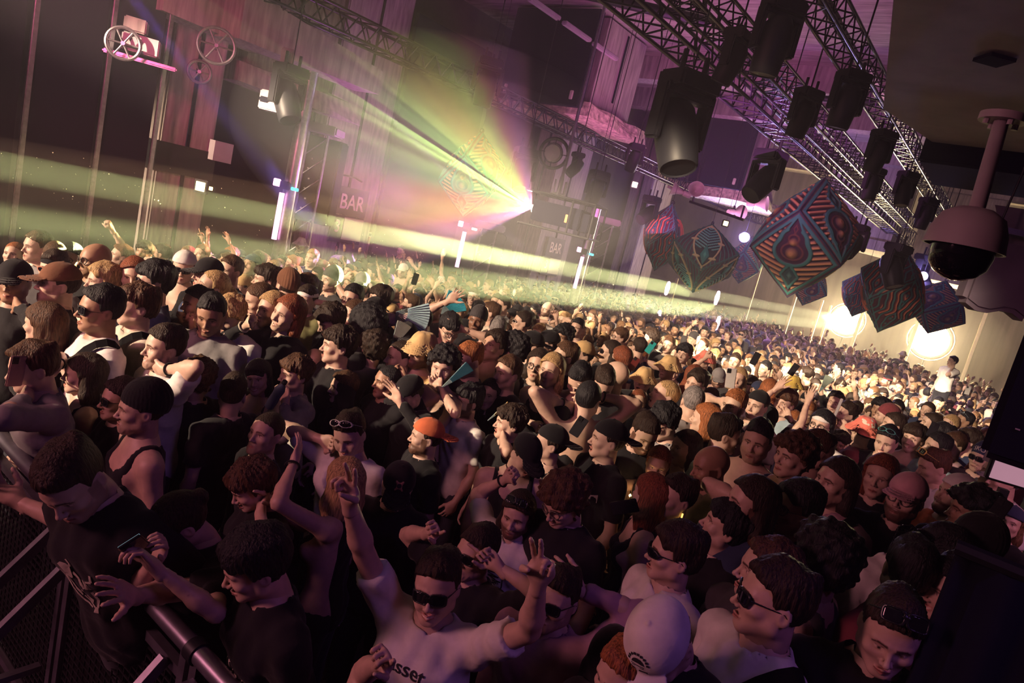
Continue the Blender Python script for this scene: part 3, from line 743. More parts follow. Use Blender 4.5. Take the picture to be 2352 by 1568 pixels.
T1b = truss('second box truss strapped beside the heavy truss at top centre', (-3.85, 3.0, 5.75), 22, .34, .34, r=.022, pitch=.45)
T2 = truss('slim truss carrying the row of small moving heads at right', (-2.75, 4.0, 6.0), 20, .32, .30, r=.022, pitch=.5)
T3 = truss('long box truss along the left side above the projector', (-11.1, 6.0, 5.55), 27, .42, .38, r=.03, pitch=.5)
for x, z, y0, y1, lab in ((-2.95, 6.4, 4.2, 9.5, 'pale fluorescent batten fitting beside the slim truss, nearest'), (-2.95, 6.5, 11, 16, 'pale fluorescent batten fitting beside the slim truss, farther'), (-9.6, 7.4, 8.5, 15.5, 'pale batten light fitting on the ceiling left of the large black panel')):
    e = empty('batten_light', (x, y0, z), lab, 'light fitting'); n = int((y1-y0)/1.3)
    for i in range(n): box('tube_housing', (0, .65+i*1.3, 0), (.14, 1.1, .09), PALE, e, bev=.02)
for lab, a, c, r in (('black cable run crossing the ceiling at the top centre', (-8.5, 10.5, 7.9), (-2.6, 10.3, 7.7), .09), ('black ceiling pipe crossing at the top right', (-3.6, 7.0, 7.0), (.8, 6.3, 7.0), .08), ('dark ceiling pipe across the boards beyond the slim truss', (-5.5, 16.5, 7.3), (.5, 16.3, 7.3), .07), ('slim pipe rail hanging with fixtures above the slim truss', (-3.2, 5, 6.75), (-3.3, 24, 6.75), .04), ('thick black pipe above the left truss', (-11.5, 8, 7.2), (-6.0, 12, 7.3), .10)):
    o = bm_obj('ceiling_pipe', tube(bmesh.new(), (0, 0, 0), Vector(c)-Vector(a), r, 12), BLKM, smooth=True); o.location = a; tag(o, lab, 'pipe')
# ------------------------------------------------------------------ moving heads
def moving_head(p, s, tilt, pan, lab, lens=None, grp=None):
    e = empty('moving_head_light', p, lab, 'stage light', pan, grp)
    b = bx(bmesh.new(), (0, 0, -.07*s), (.36*s, .30*s, .13*s), bev=.02*s); tube(b, (-.1*s, 0, 0), (-.1*s, 0, .14*s), .02*s); tube(b, (.1*s, 0, 0), (.1*s, 0, .14*s), .02*s)
    bm_obj('base', b, PLAS, e)
    b = bmesh.new()
    for sx in (-1, 1): bx(b, (sx*.20*s, 0, -.30*s), (.055*s, .14*s, .40*s), bev=.015*s)
    bx(b, (0, 0, -.155*s), (.44*s, .16*s, .06*s), bev=.015*s); bm_obj('yoke', b, PLAS, e)
    R = Matrix.Rotation(tilt, 4, 'X'); M = Matrix.Translation((0, 0, -.42*s)) @ R
    b = lathe(bmesh.new(), [(.02*s, .26*s), (.10*s, .25*s), (.145*s, .17*s), (.160*s, .02*s), (.150*s, -.12*s), (.140*s, -.26*s), (.130*s, -.28*s), (.12*s, -.27*s)], 20, M)
    h = bm_obj('head', b, PLAS, e, True)
    hang(e, .0); b = lathe(bmesh.new(), [(.001, -.262*s), (.07*s, -.268*s), (.122*s, -.262*s), (.122*s, -.25*s)], 20, M); bm_obj('lens', b, lens or BLKM, e, True)
    return e
MH = [((1590, 170), 8.3, 1.55, -.5, .5, 'largest moving head light, under the heavy truss at top centre'),
      ((1775, 345), 12.8, 1.30, .7, 2.2, 'moving head light tilted right, under the truss left of the big lantern'),
      ((1965, 165), 8.6, .85, .1, .3, 'nearest moving head on the slim truss at top right'), ((2035, 300), 10.8, .80, .2, .3, 'second moving head on the slim truss'),
      ((2090, 395), 13.2, .80, -.2, .3, 'third moving head on the slim truss'), ((2137, 455), 15.5, .85, .1, .3, 'fourth moving head on the slim truss'),
      ((1862, 205), 9.8, .85, .2, .4, 'moving head with bare cables between the heavy and slim trusses'), ((2015, 385), 13.5, .8, -.1, .4, 'small moving head hanging between the trusses, behind the big lantern top'),
      ((1805, 0), 6.6, .85, .1, .3, 'moving head light cropped by the top edge of the picture'), ((1700, 70), 7.8, .75, .3, .9, 'round scanner light left of the cropped top moving head'),
      ((1975, 515), 17.0, 1.15, .8, 2.4, 'moving head light hanging right of the big lantern'), ((2068, 560), 17.2, 1.4, -.5, .6, 'moving head light in front of the maroon lantern top'), ((2128, 585), 21.5, 1.35, -.7, .7, 'moving head light above the turquoise lantern'),
      ((1130, 135), 13.8, 1.25, .1, .2, 'moving head light left of the large black panel'), ((1212, 340), 15.6, 1.35, -.45, .4, 'moving head light above the projector, tilted left'), ((1380, 392), 17.0, 1.2, .4, .4, 'moving head light under the left truss right of the projector'),
      ((1500, 450), 19.5, 1.2, .9, 2.3, 'moving head light under the left truss, casting a short violet ray'), ((1330, 350), 15.6, .8, .6, 1.9, 'small moving head under the left truss above the projector cage'),
      ((672, 150), 12.8, 1.35, -.55, 1.0, 'moving head light on the pale box at upper left'), ((1465, 330), 16.4, .9, .4, .2, 'moving head light right of the broken concrete underside'), ((2175, 525), 17.5, .8, .2, .3, 'fifth moving head on the slim truss, farthest')]
for (x, y), D, s, tilt, pan, lab in MH: moving_head(at(x, y, D), s*1.0, tilt, pan + radians(35), lab)
# star and orb lamps
def lamp_fixture(p, r, m, lab, aim, depth=.3):
    e = empty('spot_lamp', p, lab, 'stage light', rot=(Vector(aim)-Vector(p)).to_track_quat('-Z', 'Y').to_euler())
    if p[2] > 3: bm_obj('hanging_rod', tube(bmesh.new(), (0, r*1.2, .05), Matrix.Rotation(0, 3, 'X') @ (e.rotation_euler.to_matrix().inverted() @ Vector((0, 0, 8.6-p[2]))), .012, 6), BLKM, e, True)
    bm_obj('housing', lathe(bmesh.new(), [(r*.4, depth+.15), (r*.9, depth), (r*1.12, .04), (r*1.12, -.02), (r*1.03, -.02), (r*1.03, .03)], 28), PLAS, e, True)
    bm_obj('lamp_face', lathe(bmesh.new(), [(.001, -.015), (r*.6, -.01), (r, .0), (r, .03)], 28), m, e, True)
    b = bmesh.new(); torus(b, (0, 0, .03), r*1.25, r*.05, 'Z'); bm_obj('yoke', b, BLKM, e, True); return e
def lamp_stand(p):
    z0 = floor_z(p[0], p[1]); o = bm_obj('lamp_stand', tube(tube(bmesh.new(), (0, 0, 0), (0, 0, p[2]-z0-.75), .05, 12), (-.4, 0, .03), (.4, 0, .03), .03, 8), BLKM, smooth=True); o.location = (p[0], p[1]+.3, z0)
    tag(o, 'black stand carrying the %s blinding lamp' % ('left' if p[0] < -5 else 'right'), 'stand')
AIM = (-3, 0, 2.6)
lamp_stand(ORB1); lamp_stand(ORB2)
lamp_fixture(ORB1, .62, BULB, 'blinding warm lamp at the end wall, left of the maroon lantern', AIM)
lamp_fixture(ORB2, .70, BULB, 'blinding warm round lamp at the end wall under the turquoise lantern', AIM)
lamp_fixture(STAR1, .17, STARM, 'bright violet white lamp between the green and big lanterns', (0, 0, 3.1), .2)
lamp_fixture(STAR2, .11, STARM, 'small bright violet white lamp beside the maroon lantern', (0, 0, 3.1), .15)
for (x, y), D, m, s, lab in (((460, 428), 13.6, WARMS, .10, 'small lit yellow sign on the dark wall right of the pillar'), ((1458, 424), 18.5, BULB, .08, 'small square warm lamp on the left truss'), ((1667, 513), 23, WARMS, .09, 'tiny warm lamp under the horn loudspeaker rail'), ((1337, 525), 14.8, EXITM, .07, 'small yellow green lamp on the corner of the projector cage'), ((484, 433), 13.7, WARMS, .04, 'tiny yellow light beside the lit yellow sign')):
    e = empty('small_lamp', at(x, y, D), lab, 'lamp', radians(35)); box('housing', (0, .05, 0), (s*2.4, .08, s*2.4), BLKM, e, .01); box('lamp_face', (0, 0, 0), (s*1.6, .03, s*1.6), m, e, .005); (hang(e, s, .006) if e.location[2] > 3.1 else None)
# ------------------------------------------------------------------ projector in its cage
e = empty('projector', LENS, 'black video projector in a hanging tubular cage, throwing coloured rays', 'projector', rot=(0, 0, radians(16)))
bx_ = lambda n, c, s, m, bv=.02: box(n, c, s, m, e, bv)
bx_('body', (.62, .12, -.02), (1.05, .75, .42), BLK); bx_('rear_module', (1.16, .12, -.05), (.34, .6, .36), BLK); bx_('orange_label', (.86, -.262, -.05), (.05, .01, .16), mat('orange_tape', (.7, .25, .06), .6), 0)
b = lathe(bmesh.new(), [(.03, .02), (.11, .02), (.13, -.06), (.10, -.10), (.085, -.05)], 24, Matrix.Rotation(radians(90), 4, 'Y') @ Matrix.Scale(-1, 4, (0, 0, 1)) @ Matrix.Translation((0, 0, -.06))); bm_obj('lens_barrel', b, PLAS, e, True)
b = lathe(bmesh.new(), [(.001, 0), (.05, .008), (.085, .0), (.085, -.02)], 24, Matrix.Translation((.02, 0, 0)) @ Matrix.Rotation(radians(-90), 4, 'Y')); bm_obj('lens', b, LENSM, e, True)
b = bmesh.new()
for z in (-.34, .34):
    for y in (-.34, .56): tube(b, (-.1, y, z), (1.42, y, z), .025)
    for x in (-.1, .45, 1.0, 1.42): tube(b, (x, -.34, z), (x, .56, z), .022)
for x in (.95, 1.42):
    for y in (-.34, .56): tube(b, (x, y, -.34), (x, y, .34), .022)
bm_obj('cage', b, BLKM, e, True)
b = bmesh.new(); tube(b, (.45, .1, .34), (.45, .1, .75), .05); tube(b, (.3, .1, .40), (.6, .1, .40), .03)
for a in range(6): tube(b, (.45+.13*cos(a), .1+.13*sin(a), .42), (.45+.13*cos(a), .1+.13*sin(a), .68), .018)
tube(b, (.45, .1, .75), (.45, .1, 5.15), .035); bm_obj('hanging_pole', b, STEEL, e, True)
e = empty('work_light', at(1272, 352, 14.6), 'round caged work light hanging above the projector', 'light fitting', radians(20))
b = bmesh.new(); torus(b, (0, 0, 0), .30, .035, 'Y'); torus(b, (0, -.05, 0), .2, .01, 'Y'); tube(b, (0, -.04, -.3), (0, -.04, .3), .01); tube(b, (-.3, -.04, 0), (.3, -.04, 0), .01); bm_obj('ring_guard', b, BLKM, e, True)
b = lathe(bmesh.new(), [(.02, .12), (.16, .1), (.19, .0), (.14, -.04), (.001, -.05)], 20, Matrix.Rotation(radians(90), 4, 'X')); bm_obj('reflector', b, PALE, e, True)
# hand wheels and box at the upper left
for (x, y), D, R_, lab in (((497, 105), 12.6, .27, 'large spoked hand wheel at the end of the upper left concrete beam'), ((283, 100), 12.2, .22, 'hand wheel on the machinery left of the pillar'), ((458, 165), 13, .17, 'small dark hand wheel on the pillar below the large one')):
    e = empty('handwheel', at(x, y, D), lab, 'wheel', radians(62)); b = bmesh.new(); torus(b, (0, 0, 0), R_, .025, 'Y'); bm_obj('rim', b, STEEL, e, True)
    b = bmesh.new()
    for a in range(6): tube(b, (0, 0, 0), (R_*cos(a*pi/3), 0, R_*sin(a*pi/3)), .014)
    tube(b, (0, -.05, 0), (0, .35, 0), .03); bm_obj('spokes', b, STEEL, e, True)
p = at(325, 105, 12.4); e = empty('winch', p, 'magenta lit winch and bracket left of the pillar', 'machine', radians(60))
bx_('drum', (0, 0, 0), (.5, .3, .25), PALE); bx_('bracket', (.0, .1, -.2), (1.0, .12, .06), STEEL); bx_('foot', (-.1, .0, .25), (.3, .28, .2), CONC)
p = at(640, 238, 12.9); e = empty('equipment_box', p, 'pale equipment box with a black slot at the left end of the low capital', 'box', radians(35)); bx_('casing', (0, 0, 0), (.55, .35, .32), PALE); bx_('slot', (-.18, -.18, 0), (.16, .02, .09), BLK); bx_('hanging_strap', (0.05, -.1, .5), (.22, .05, .8), PALE)
o = bm_obj('concrete_beam', hull(bmesh.new(), [(x, y, z) for x in (-.35, .35) for y in (0, 3.2) for z in (0, .45 if y else .8)]), CONC); o.location = at(520, 85, 13.2); o.rotation_euler = (0, 0, radians(4)); tag(o, 'short concrete beam behind the large hand wheel', 'beam')
o = bm_obj('concrete_beam', hull(bmesh.new(), [(x, y, z) for x in (-.3, .3) for y in (0, 2.2) for z in (0, .9)]), CONC); o.location = at(345, 20, 13.0); o.rotation_euler = (0, 0, radians(10)); tag(o, 'magenta concrete block at the top left above the winch', 'beam')
# columns of steel with stage totems
def totem(x, y, D, zt, lab, tube_lit=True, post=True):
    p = at(x, y, D); fz = floor_z(p[0], p[1]); e = empty('lighting_totem', (p[0], p[1], fz), lab, 'stage light', radians(35)); H = p[2]-fz
    if post: bm_obj('post', tube(bmesh.new(), (0, 0, 0), (0, 0, H+zt), .13, 16), STEEL, e, True)
    bm_obj('collar', bx(bmesh.new(), (-.05, -.15, H), (.18, .14, .16), bev=.02), BLKM, e)
    box('clip_lamp', (-.2, -.2, H+.02), (.12, .08, .14), PINKT, e, .01); box('cyan_clip', (.16, -.2, H-.03), (.14, .05, .06), CYAN, e, .01)
    if tube_lit: bm_obj('led_tube', tube(bmesh.new(), (-.06, -.22, H-.15), (-.06, -.22, H-1.05), .05, 12), PINKT, e, True)
    return e
totem(668, 428, 14.2, 2.6, 'violet lit steel post with clip lamps left of the first bar sign')
totem(1078, 520, 17.5, .4, 'pink glowing tube stand left of the projector beams', post=False)
totem(1345, 578, 19.5, 1.3, 'pink glowing tube stand on the thick steel post right of the projector')
def tower(p, H, lab):
    e = empty('speaker_tower', p, lab, 'speaker', radians(35)); b = bmesh.new()
    for sx in (-.2, .2): tube(b, (sx, 0, 0), (sx, 0, H), .03)
    for k in range(int(H/.4)): tube(b, (-.2, 0, k*.4), (.2, 0, k*.4+.4), .012)
    bm_obj('ladder_frame', b, STEEL, e, True); box('cabinet', (.1, .3, H-.9), (.75, .5, 1.7), BLK, e, .03)
    for k in range(6): box('indicator', (-.1+.05*(k % 2), .04, H-1.5+.2*k), (.03, .02, .03), PALE, e, 0)
    box('hood', (0, .1, H+.1), (.8, .6, .18), PALE, e, .03)
for (x, y), D, lab in (((728, 330), 14.6, 'dark lighting tower with small indicators left of the first bar sign'), ((1120, 545), 18.5, 'hazy dark speaker tower behind the pink tube stand'), ((1388, 530), 20.5, 'dark speaker tower right of the thick steel post')):
    p = at(x, y, D); fz = floor_z(p[0], p[1]); tower((p[0], p[1], fz), p[2]-fz+.2, lab)
# ------------------------------------------------------------------ bar signs, bar and posters
def sign(y0, y1, z1, num, lab):
    e = empty('bar_sign', (-13.42, (y0+y1)/2, z1-.6), lab, 'sign', radians(90)); w = y1-y0
    box('board', (0, 0, .27), (w, .05, .66), SIGNB, e, .005); box('board_lower', (0, .01, -.40), (w, .05, .66), SIGNB, e, .005); box('cream_patch', (w*.17, -.03, -.38), (w*.62, .02, .54), SIGNG, e, 0)
    text_mesh('BAR', .50, SIGNW, 'sign_lettering', e, (0, -.035, .24), (radians(90), 0, 0), .004, .80); text_mesh(num, .42, SIGNW, 'sign_number', e, (-w*.32, -.035, -.36), (radians(90), 0, 0), .004, .8)
    bm_obj('gooseneck_lamp', path(bmesh.new(), [(-.6, 0, .85), (-.1, -.1, .85), (0, -.25, .80)], .02), BLKM, e, True); return e
sign(10.45, 11.4, 2.87, '3', 'dark sign reading BAR 3 on the left column'); sign(19.45, 20.5, 2.78, '3', 'distant dark sign reading BAR, right of the projector')
def shelf(y0, y1, z0, z1, back, lab, bot_lab, grp, cols):
    e = empty('bar_shelf', (-14.5, (y0+y1)/2, z0), lab, 'shelf', radians(90)); w = y1-y0
    box('back_light', (0, .12, (z1-z0)/2), (w, .03, z1-z0), back, e, 0)
    for k in range(3): box('shelf_board', (0, 0, k*(z1-z0)/2), (w, .24, .03), PALE, e, 0)
    pr = None
    for k in range(2):
        n = int(w/.115)
        for i in range(n):
            if pr is None:
                pr = bm_obj('bottle', lathe(bmesh.new(), [(.001, 0), (.036, .005), (.036, .17), (.014, .22), (.013, .28), (.001, .281)], 8), cols, None, True); o = pr
            else: o = bpy.data.objects.new('bottle', pr.data); COL.objects.link(o)
            o.location = (-14.45, y0+.07+i*.115, z0+.016+k*(z1-z0)/2); tag(o, bot_lab[k], 'bottle', grp + [' lower', ' upper'][k])
GB = mat('bottle_glass_blue', (.05, .12, .14), .15); GA = mat('bottle_glass_amber', (.2, .08, .03), .15)
shelf(10.9, 12.6, 1.15, 1.8, SHELFW, 'warm lit bar shelf under the first bar sign', ['bottle on the lower board of the warm lit bar shelf', 'bottle on the upper board of the warm lit bar shelf'], 'warm shelf bottles', GA)
shelf(12.8, 14.3, 1.05, 1.7, SHELFL, 'cyan lit bar shelf right of the warm one', ['bottle on the lower board of the cyan lit bar shelf', 'bottle on the upper board of the cyan lit bar shelf'], 'cyan shelf bottles', GB)
for y, lab in ((12.1, 'pinkish post in front of the warm lit shelf'), (12.9, 'brownish post between the two lit bar shelves')):
    o = bm_obj('bar_post', tube(bmesh.new(), (0, 0, 0), (0, 0, 2.2), .06, 12), mat('painted_post', (.5, .25, .2), .5), smooth=True); o.location = (-13.9, y, floor_z(-13.9, y)); tag(o, lab, 'post')
for (x, y), w, h, X, lab in (((995, 592), .42, .66, -14.7, 'framed lit poster right of the bar'), ((1200, 628), .5, .75, -14.7, 'framed pale poster under the second bar sign'), ((948, 573), .7, .4, -14.7, 'dark wall frame with a pink neon between the bar and the posters')):
    p = at_x(x, y, X); e = empty('framed_poster', p, lab, 'poster', radians(90)); box('frame', (0, .02, 0), (w+.08, .04, h+.08), STEEL if w < .6 else BLKM, e, .005); box('print', (0, -.005, 0), (w, .02, h), mat('poster_print', (.12, .14, .2), .4, nscale=6, namt=.8, emit=(.25, .3, .4), est=.15) if w < .6 else BLK, e, 0)
    if w > .6: box('neon_strip', (0, -.03, 0), (.3, .02, .05), NEON, e, .01)
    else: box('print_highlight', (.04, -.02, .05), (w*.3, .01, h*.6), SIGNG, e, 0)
# ------------------------------------------------------------------ horns, dome camera, cloth, end wall posts
def horn(x, y, D, az, lab):
    e = empty('horn_loudspeaker', at(x, y, D), lab, 'loudspeaker', rot=(radians(80), 0, az)); b = lathe(bmesh.new(), [(.05, -.30), (.09, -.28), (.09, -.12), (.06, -.10), (.10, .05), (.20, .22), (.24, .26), (.225, .26), (.09, .05), (.03, .0)], 24); bm_obj('flare', b, HORN, e, True)
    bm_obj('driver', lathe(bmesh.new(), [(.001, -.36), (.07, -.35), (.085, -.30), (.085, -.2)], 18), HORN, e, True); box('bracket', (0, .1, -.1), (.05, .2, .05), BLKM, e); o = bm_obj('hanging_rod', tube(bmesh.new(), (0, .12, -.1), (0, 1.05, .08), .012, 6), BLKM, e, True)
horn(1562, 440, 22.0, radians(-60), 'horn loudspeaker pointing left on the pale underside'); horn(1598, 439, 22.0, radians(25), 'horn loudspeaker facing the camera on the pale underside')
horn(1742, 468, 22.5, radians(95), 'horn loudspeaker pointing right at the end of the pale underside'); horn(1690, 487, 23.0, radians(160), 'small horn loudspeaker seen from behind under the pale underside')
p = at(1640, 480, 21.5); e = empty('pipe_frame', p, 'black pipe frame from which the green lantern hangs', 'pipe', 0); b = path(bmesh.new(), [(-.9, .2, .1), (1.0, -.1, -.15)], .04); path(b, [(-.8, .2, .1), (-.9, .2, 1.2)], .035); path(b, [(.9, -.1, -.1), (.9, -.1, .25)], .03); bm_obj('tubes', b, BLKM, e, True); hang(e, 1.2, x=-.9, y=.2)
DP = at(2215, 560, 3.1); e = empty('dome_camera', DP, 'large pale dome camera hanging on a pole at right', 'camera', radians(35))
bm_obj('cover', lathe(bmesh.new(), [(.001, .135), (.06, .132), (.105, .105), (.128, .05), (.135, .0), (.139, -.018), (.130, -.018), (.12, 0)], 36), PALE, e, True)
bm_obj('dome', lathe(bmesh.new(), [(.107, .0), (.107, -.04), (.098, -.085), (.072, -.115), (.035, -.135), (.001, -.14)], 32), mat('smoked_dome', (.006, .006, .01), .08), e, True)
tp = at(2300, 280, 3.55); v = Vector(tp)-Vector(DP); v.rotate(Matrix.Rotation(-radians(35), 3, 'Z'))
b = tube(bmesh.new(), (0, 0, .12), v, .028, 20); bm_obj('pole', b, PALE, e, True)
b = bmesh.new(); tube(b, v, v + Vector((0, 0, .03)), .085, 24); [tube(b, v + Vector((.06*cos(a), .06*sin(a), -.02)), v + Vector((.06*cos(a), .06*sin(a), .03)), .012, 8) for a in (0, 1.57, 3.14, 4.71)]; bm_obj('flange', b, PALE, e, True)
p = at(2300, 640, 9.0); e = empty('hanging_cloth', p, 'dark cloth draped speaker hanging right of the dome camera', 'speaker', radians(20)); b = bx(bmesh.new(), (0, 0, 0), (.66, .35, .72), bev=.05)
bmesh.ops.subdivide_edges(b, edges=b.edges[:], cuts=4, use_grid_fill=True)
for v_ in b.verts:
    if v_.co.z < -.2: v_.co.z += .04*sin(v_.co.x*14)
bm_obj('cloth_cover', b, CLOTH, e, True); box('hanging_bar', (0, 0, .50), (.5, .05, .06), STEEL, e, .01); bm_obj('strap', path(bmesh.new(), [(-.2, 0, .35), (-.15, 0, 1.2)], .012), BLKM, e)
o = bm_obj('hanging_sheet', hull(bmesh.new(), [tuple(at(x, y, D)) for x, y in ((2285, 470), (2352, 480), (2352, 590), (2312, 600)) for D in (9.4, 9.5)]), CLOTH); tag(o, 'loose pale sheet hanging above the draped speaker', 'cloth')
for i, ((xa, ya), (xb, yb)) in enumerate((((1750, 600), (1722, 700)), ((1895, 690), (1872, 745)), ((1903, 700), (1893, 750)), ((1981, 700), (1962, 775)), ((2108, 735), (2082, 815)), ((2265, 700), (2214, 858)), ((1560, 640), (1530, 730)), ((1845, 620), (1815, 720)))):
    pa, pb = at_y(xa, ya, 32.5), at_y(xb, yb, 32.5); X = pb[0]; z0 = floor_z(X, 32.5); o = bm_obj('pale_post', bx(bmesh.new(), (0, 0, (pa[2]-z0)/2), (.13 if i > 2 else .09, .08, pa[2]-z0), bev=.01), mat('pale_paint', (.75, .68, .55), .6)); o.location = (X, 32.5, z0)
    tag(o, ['thin pale post left of the big lantern tip', 'thin pale post left of the left blinding lamp', 'second thin pale post beside the left blinding lamp', 'wide pale post right of the left blinding lamp', 'wide pale post between the maroon and turquoise lanterns', 'tall pale post below the draped speaker, farthest right', 'faint thin post below the green lantern', 'faint thin post above the far crowd behind the big lantern'][i], 'post')
for (x, y), lab in (((1533, 662), 'blurred violet white tube light below the left lantern'), ((1647, 684), 'blurred violet white tube light below the green lantern'), ((1512, 728), 'glowing pink white light in the far crowd under the left tube light'), ((1648, 742), 'glowing pink white panel in the far crowd under the right tube light')):
    p = at(x, y, 24); o = bm_obj('tube_light', lathe(bmesh.new(), [(.001, -.25), (.05, -.22), (.08, 0), (.05, .22), (.001, .25)], 12), glow('pink_white_tube', (1, .6, .85), 6), None, True); o.location = p; tag(o, lab, 'lamp')
# dark structures at the right edge
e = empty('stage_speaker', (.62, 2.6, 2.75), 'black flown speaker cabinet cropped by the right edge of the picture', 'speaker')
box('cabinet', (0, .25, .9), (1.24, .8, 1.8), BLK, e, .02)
for k in range(9): box('painted_glint', (-.605-.012, random.uniform(-.1, .6), random.uniform(.05, .8)), (.004, .008, .012), PALE, e)  # pale specks stand in for tiny reflections on the cabinet
for k in range(7): box('painted_glint', (random.uniform(-.58, -.4), -.153, random.uniform(.05, .55)), (.012, .004, .004), PALE, e)
e = empty('stage_drape', (.75, 2.55, 0), 'black stage drape filling the lower right edge of the picture', 'curtain')
b = bmesh.new(); n = 60; vs = []
for k in range(n+1):
    x = -.70 + 1.9*k/n; y = .04*sin(k*1.1); vs.append((b.verts.new((x, y, .25)), b.verts.new((x, y, 2.42))))
for a, c in zip(vs, vs[1:]): b.faces.new((a[0], c[0], c[1], a[1]))
o = bm_obj('cloth', b, BLK, e, True); md = o.modifiers.new('thickness', 'SOLIDIFY'); md.thickness = .02
bm_obj('drape_pipe', tube(bmesh.new(), (-.72, 0, 2.44), (1.2, 0, 2.44), .025), BLKM, e, True); bm_obj('drape_stand', tube(bmesh.new(), (.9, .12, .25), (.9, .12, 2.44), .03), BLKM, e, True)
p = at(2330, 1082, 6.0); e = empty('added_glow_panel', p, 'bright pink and white lit screen seen under the flown speaker', 'screen', radians(20)); box('panel_rim', (0, .03, 0), (.30, .05, .22), BLKM, e, .01); box('glow_face', (0, 0, 0), (.26, .02, .18), mat('pink_crowd_glow', (.05, .05, .05), .4, nscale=5, namt=.5, emit=(1, .5, .65), est=.5), e, 0); box('stand', (0, .05, -.8), (.06, .05, 1.3), BLKM, e)  # glowing panel added where the crowd shows bright pink through the gap
lamp('pink_side_light', 'SPOT', (1.9, 5.2, 3.2), (-1.0, 8.5, 1.3), 120, (1, .35, .55), spot_size=radians(75), spot_blend=.9, shadow_soft_size=.3)
# ------------------------------------------------------------------ crowd barrier
RY, RZ = 1.25, 1.40
def barrier(x0, lab):
    e = empty('crowd_barrier', (x0, RY, .25), lab, 'barrier'); L = 1.02; H = RZ-.25
    bm_obj('top_rail', tube(bmesh.new(), (0, 0, H), (L, 0, H), .034, 20), RAILM, e, True)
    b = bmesh.new()
    for x in (.03, L-.03): bx(b, (x, 0, H/2), (.04, .04, H-.06))
    for z in (.08, H-.12): bx(b, (L/2, 0, z), (L-.04, .035, .04))
    bm_obj('frame', b, RAILM, e)
    b = bmesh.new()
    for k in range(26): bx(b, (L/2, .0, .12+k*(H-.26)/25), (L-.1, .006, .008))
    for k in range(20): bx(b, (.06+k*(L-.12)/19, .0, H/2), (.005, .006, H-.25))
    bm_obj('mesh_panel', b, BLKM, e)
    for x in (.12, L-.12):
        b = bmesh.new(); p = Vector((x, -.03, H-.1)); q = Vector((x, -.95, .06)); d = q-p
        bx(b, (p+q)/2, (.045, .03, d.length), rot=d.to_track_quat('Z', 'X').to_matrix()); bm_obj('brace', b, RAILM, e)
        b = bmesh.new(); p = Vector((x, -.02, .35)); q = Vector((x, -.62, .34)); bx(b, (p+q)/2, (.035, .6, .03)); bx(b, (x, -.5, .03), (.045, 1.0, .04)); bm_obj('foot', b, RAILM, e)
    bm_obj('rail_coupler', tube(bmesh.new(), (-.02, 0, H), (.03, 0, H), .042, 20), BLKM, e, True); box('latch', (.08, -.05, H-.09), (.07, .06, .06), RAILM, e, .01)
    bx(b := bmesh.new(), (L/2, -.5, .01), (L-.02, .95, .015)); bm_obj('footplate', b, RAILM, e)
for i, lab in enumerate(('barrier section at the far left picture edge', 'barrier section in front of the man in the black skull shirt', 'barrier section under the phone hands at lower left', 'barrier section at the bottom, nearest the camera')): barrier(-4.98+i*1.03, lab)

# dust drifting in the two horizontal beams
dr = random.Random(21); b = bmesh.new()
for tgt, dz, rad, n in ((at(0, 380, 9.8), 0, .20, 260), (at(0, 525, 6.8), -.30, .24, 520)):
    A_ = Vector(ORB1 + np.array([0, -.45, dz])); B_ = Vector(tgt); B_ = B_ + (B_-A_).normalized()*1.5
    for k in range(n):
        t = 1 - abs(dr.gauss(0, .28)); 
        if t < .2: continue
        c = A_.lerp(B_, t) + Vector((dr.gauss(0, rad), dr.gauss(0, rad), dr.gauss(0, rad*.8))); D_ = (c-Vector(CAMP)).length
        bmesh.ops.create_icosphere(b, subdivisions=1, radius=dr.choice((.35, .5, .5, .8, 1.2))*D_/1568*.9, matrix=Matrix.Translation(c))
tag(bm_obj('airborne_dust', b, mat('dust', (.6, .58, .5), .8)), 'tiny bright dust specks drifting in the horizontal light beams', 'dust', kind='stuff')
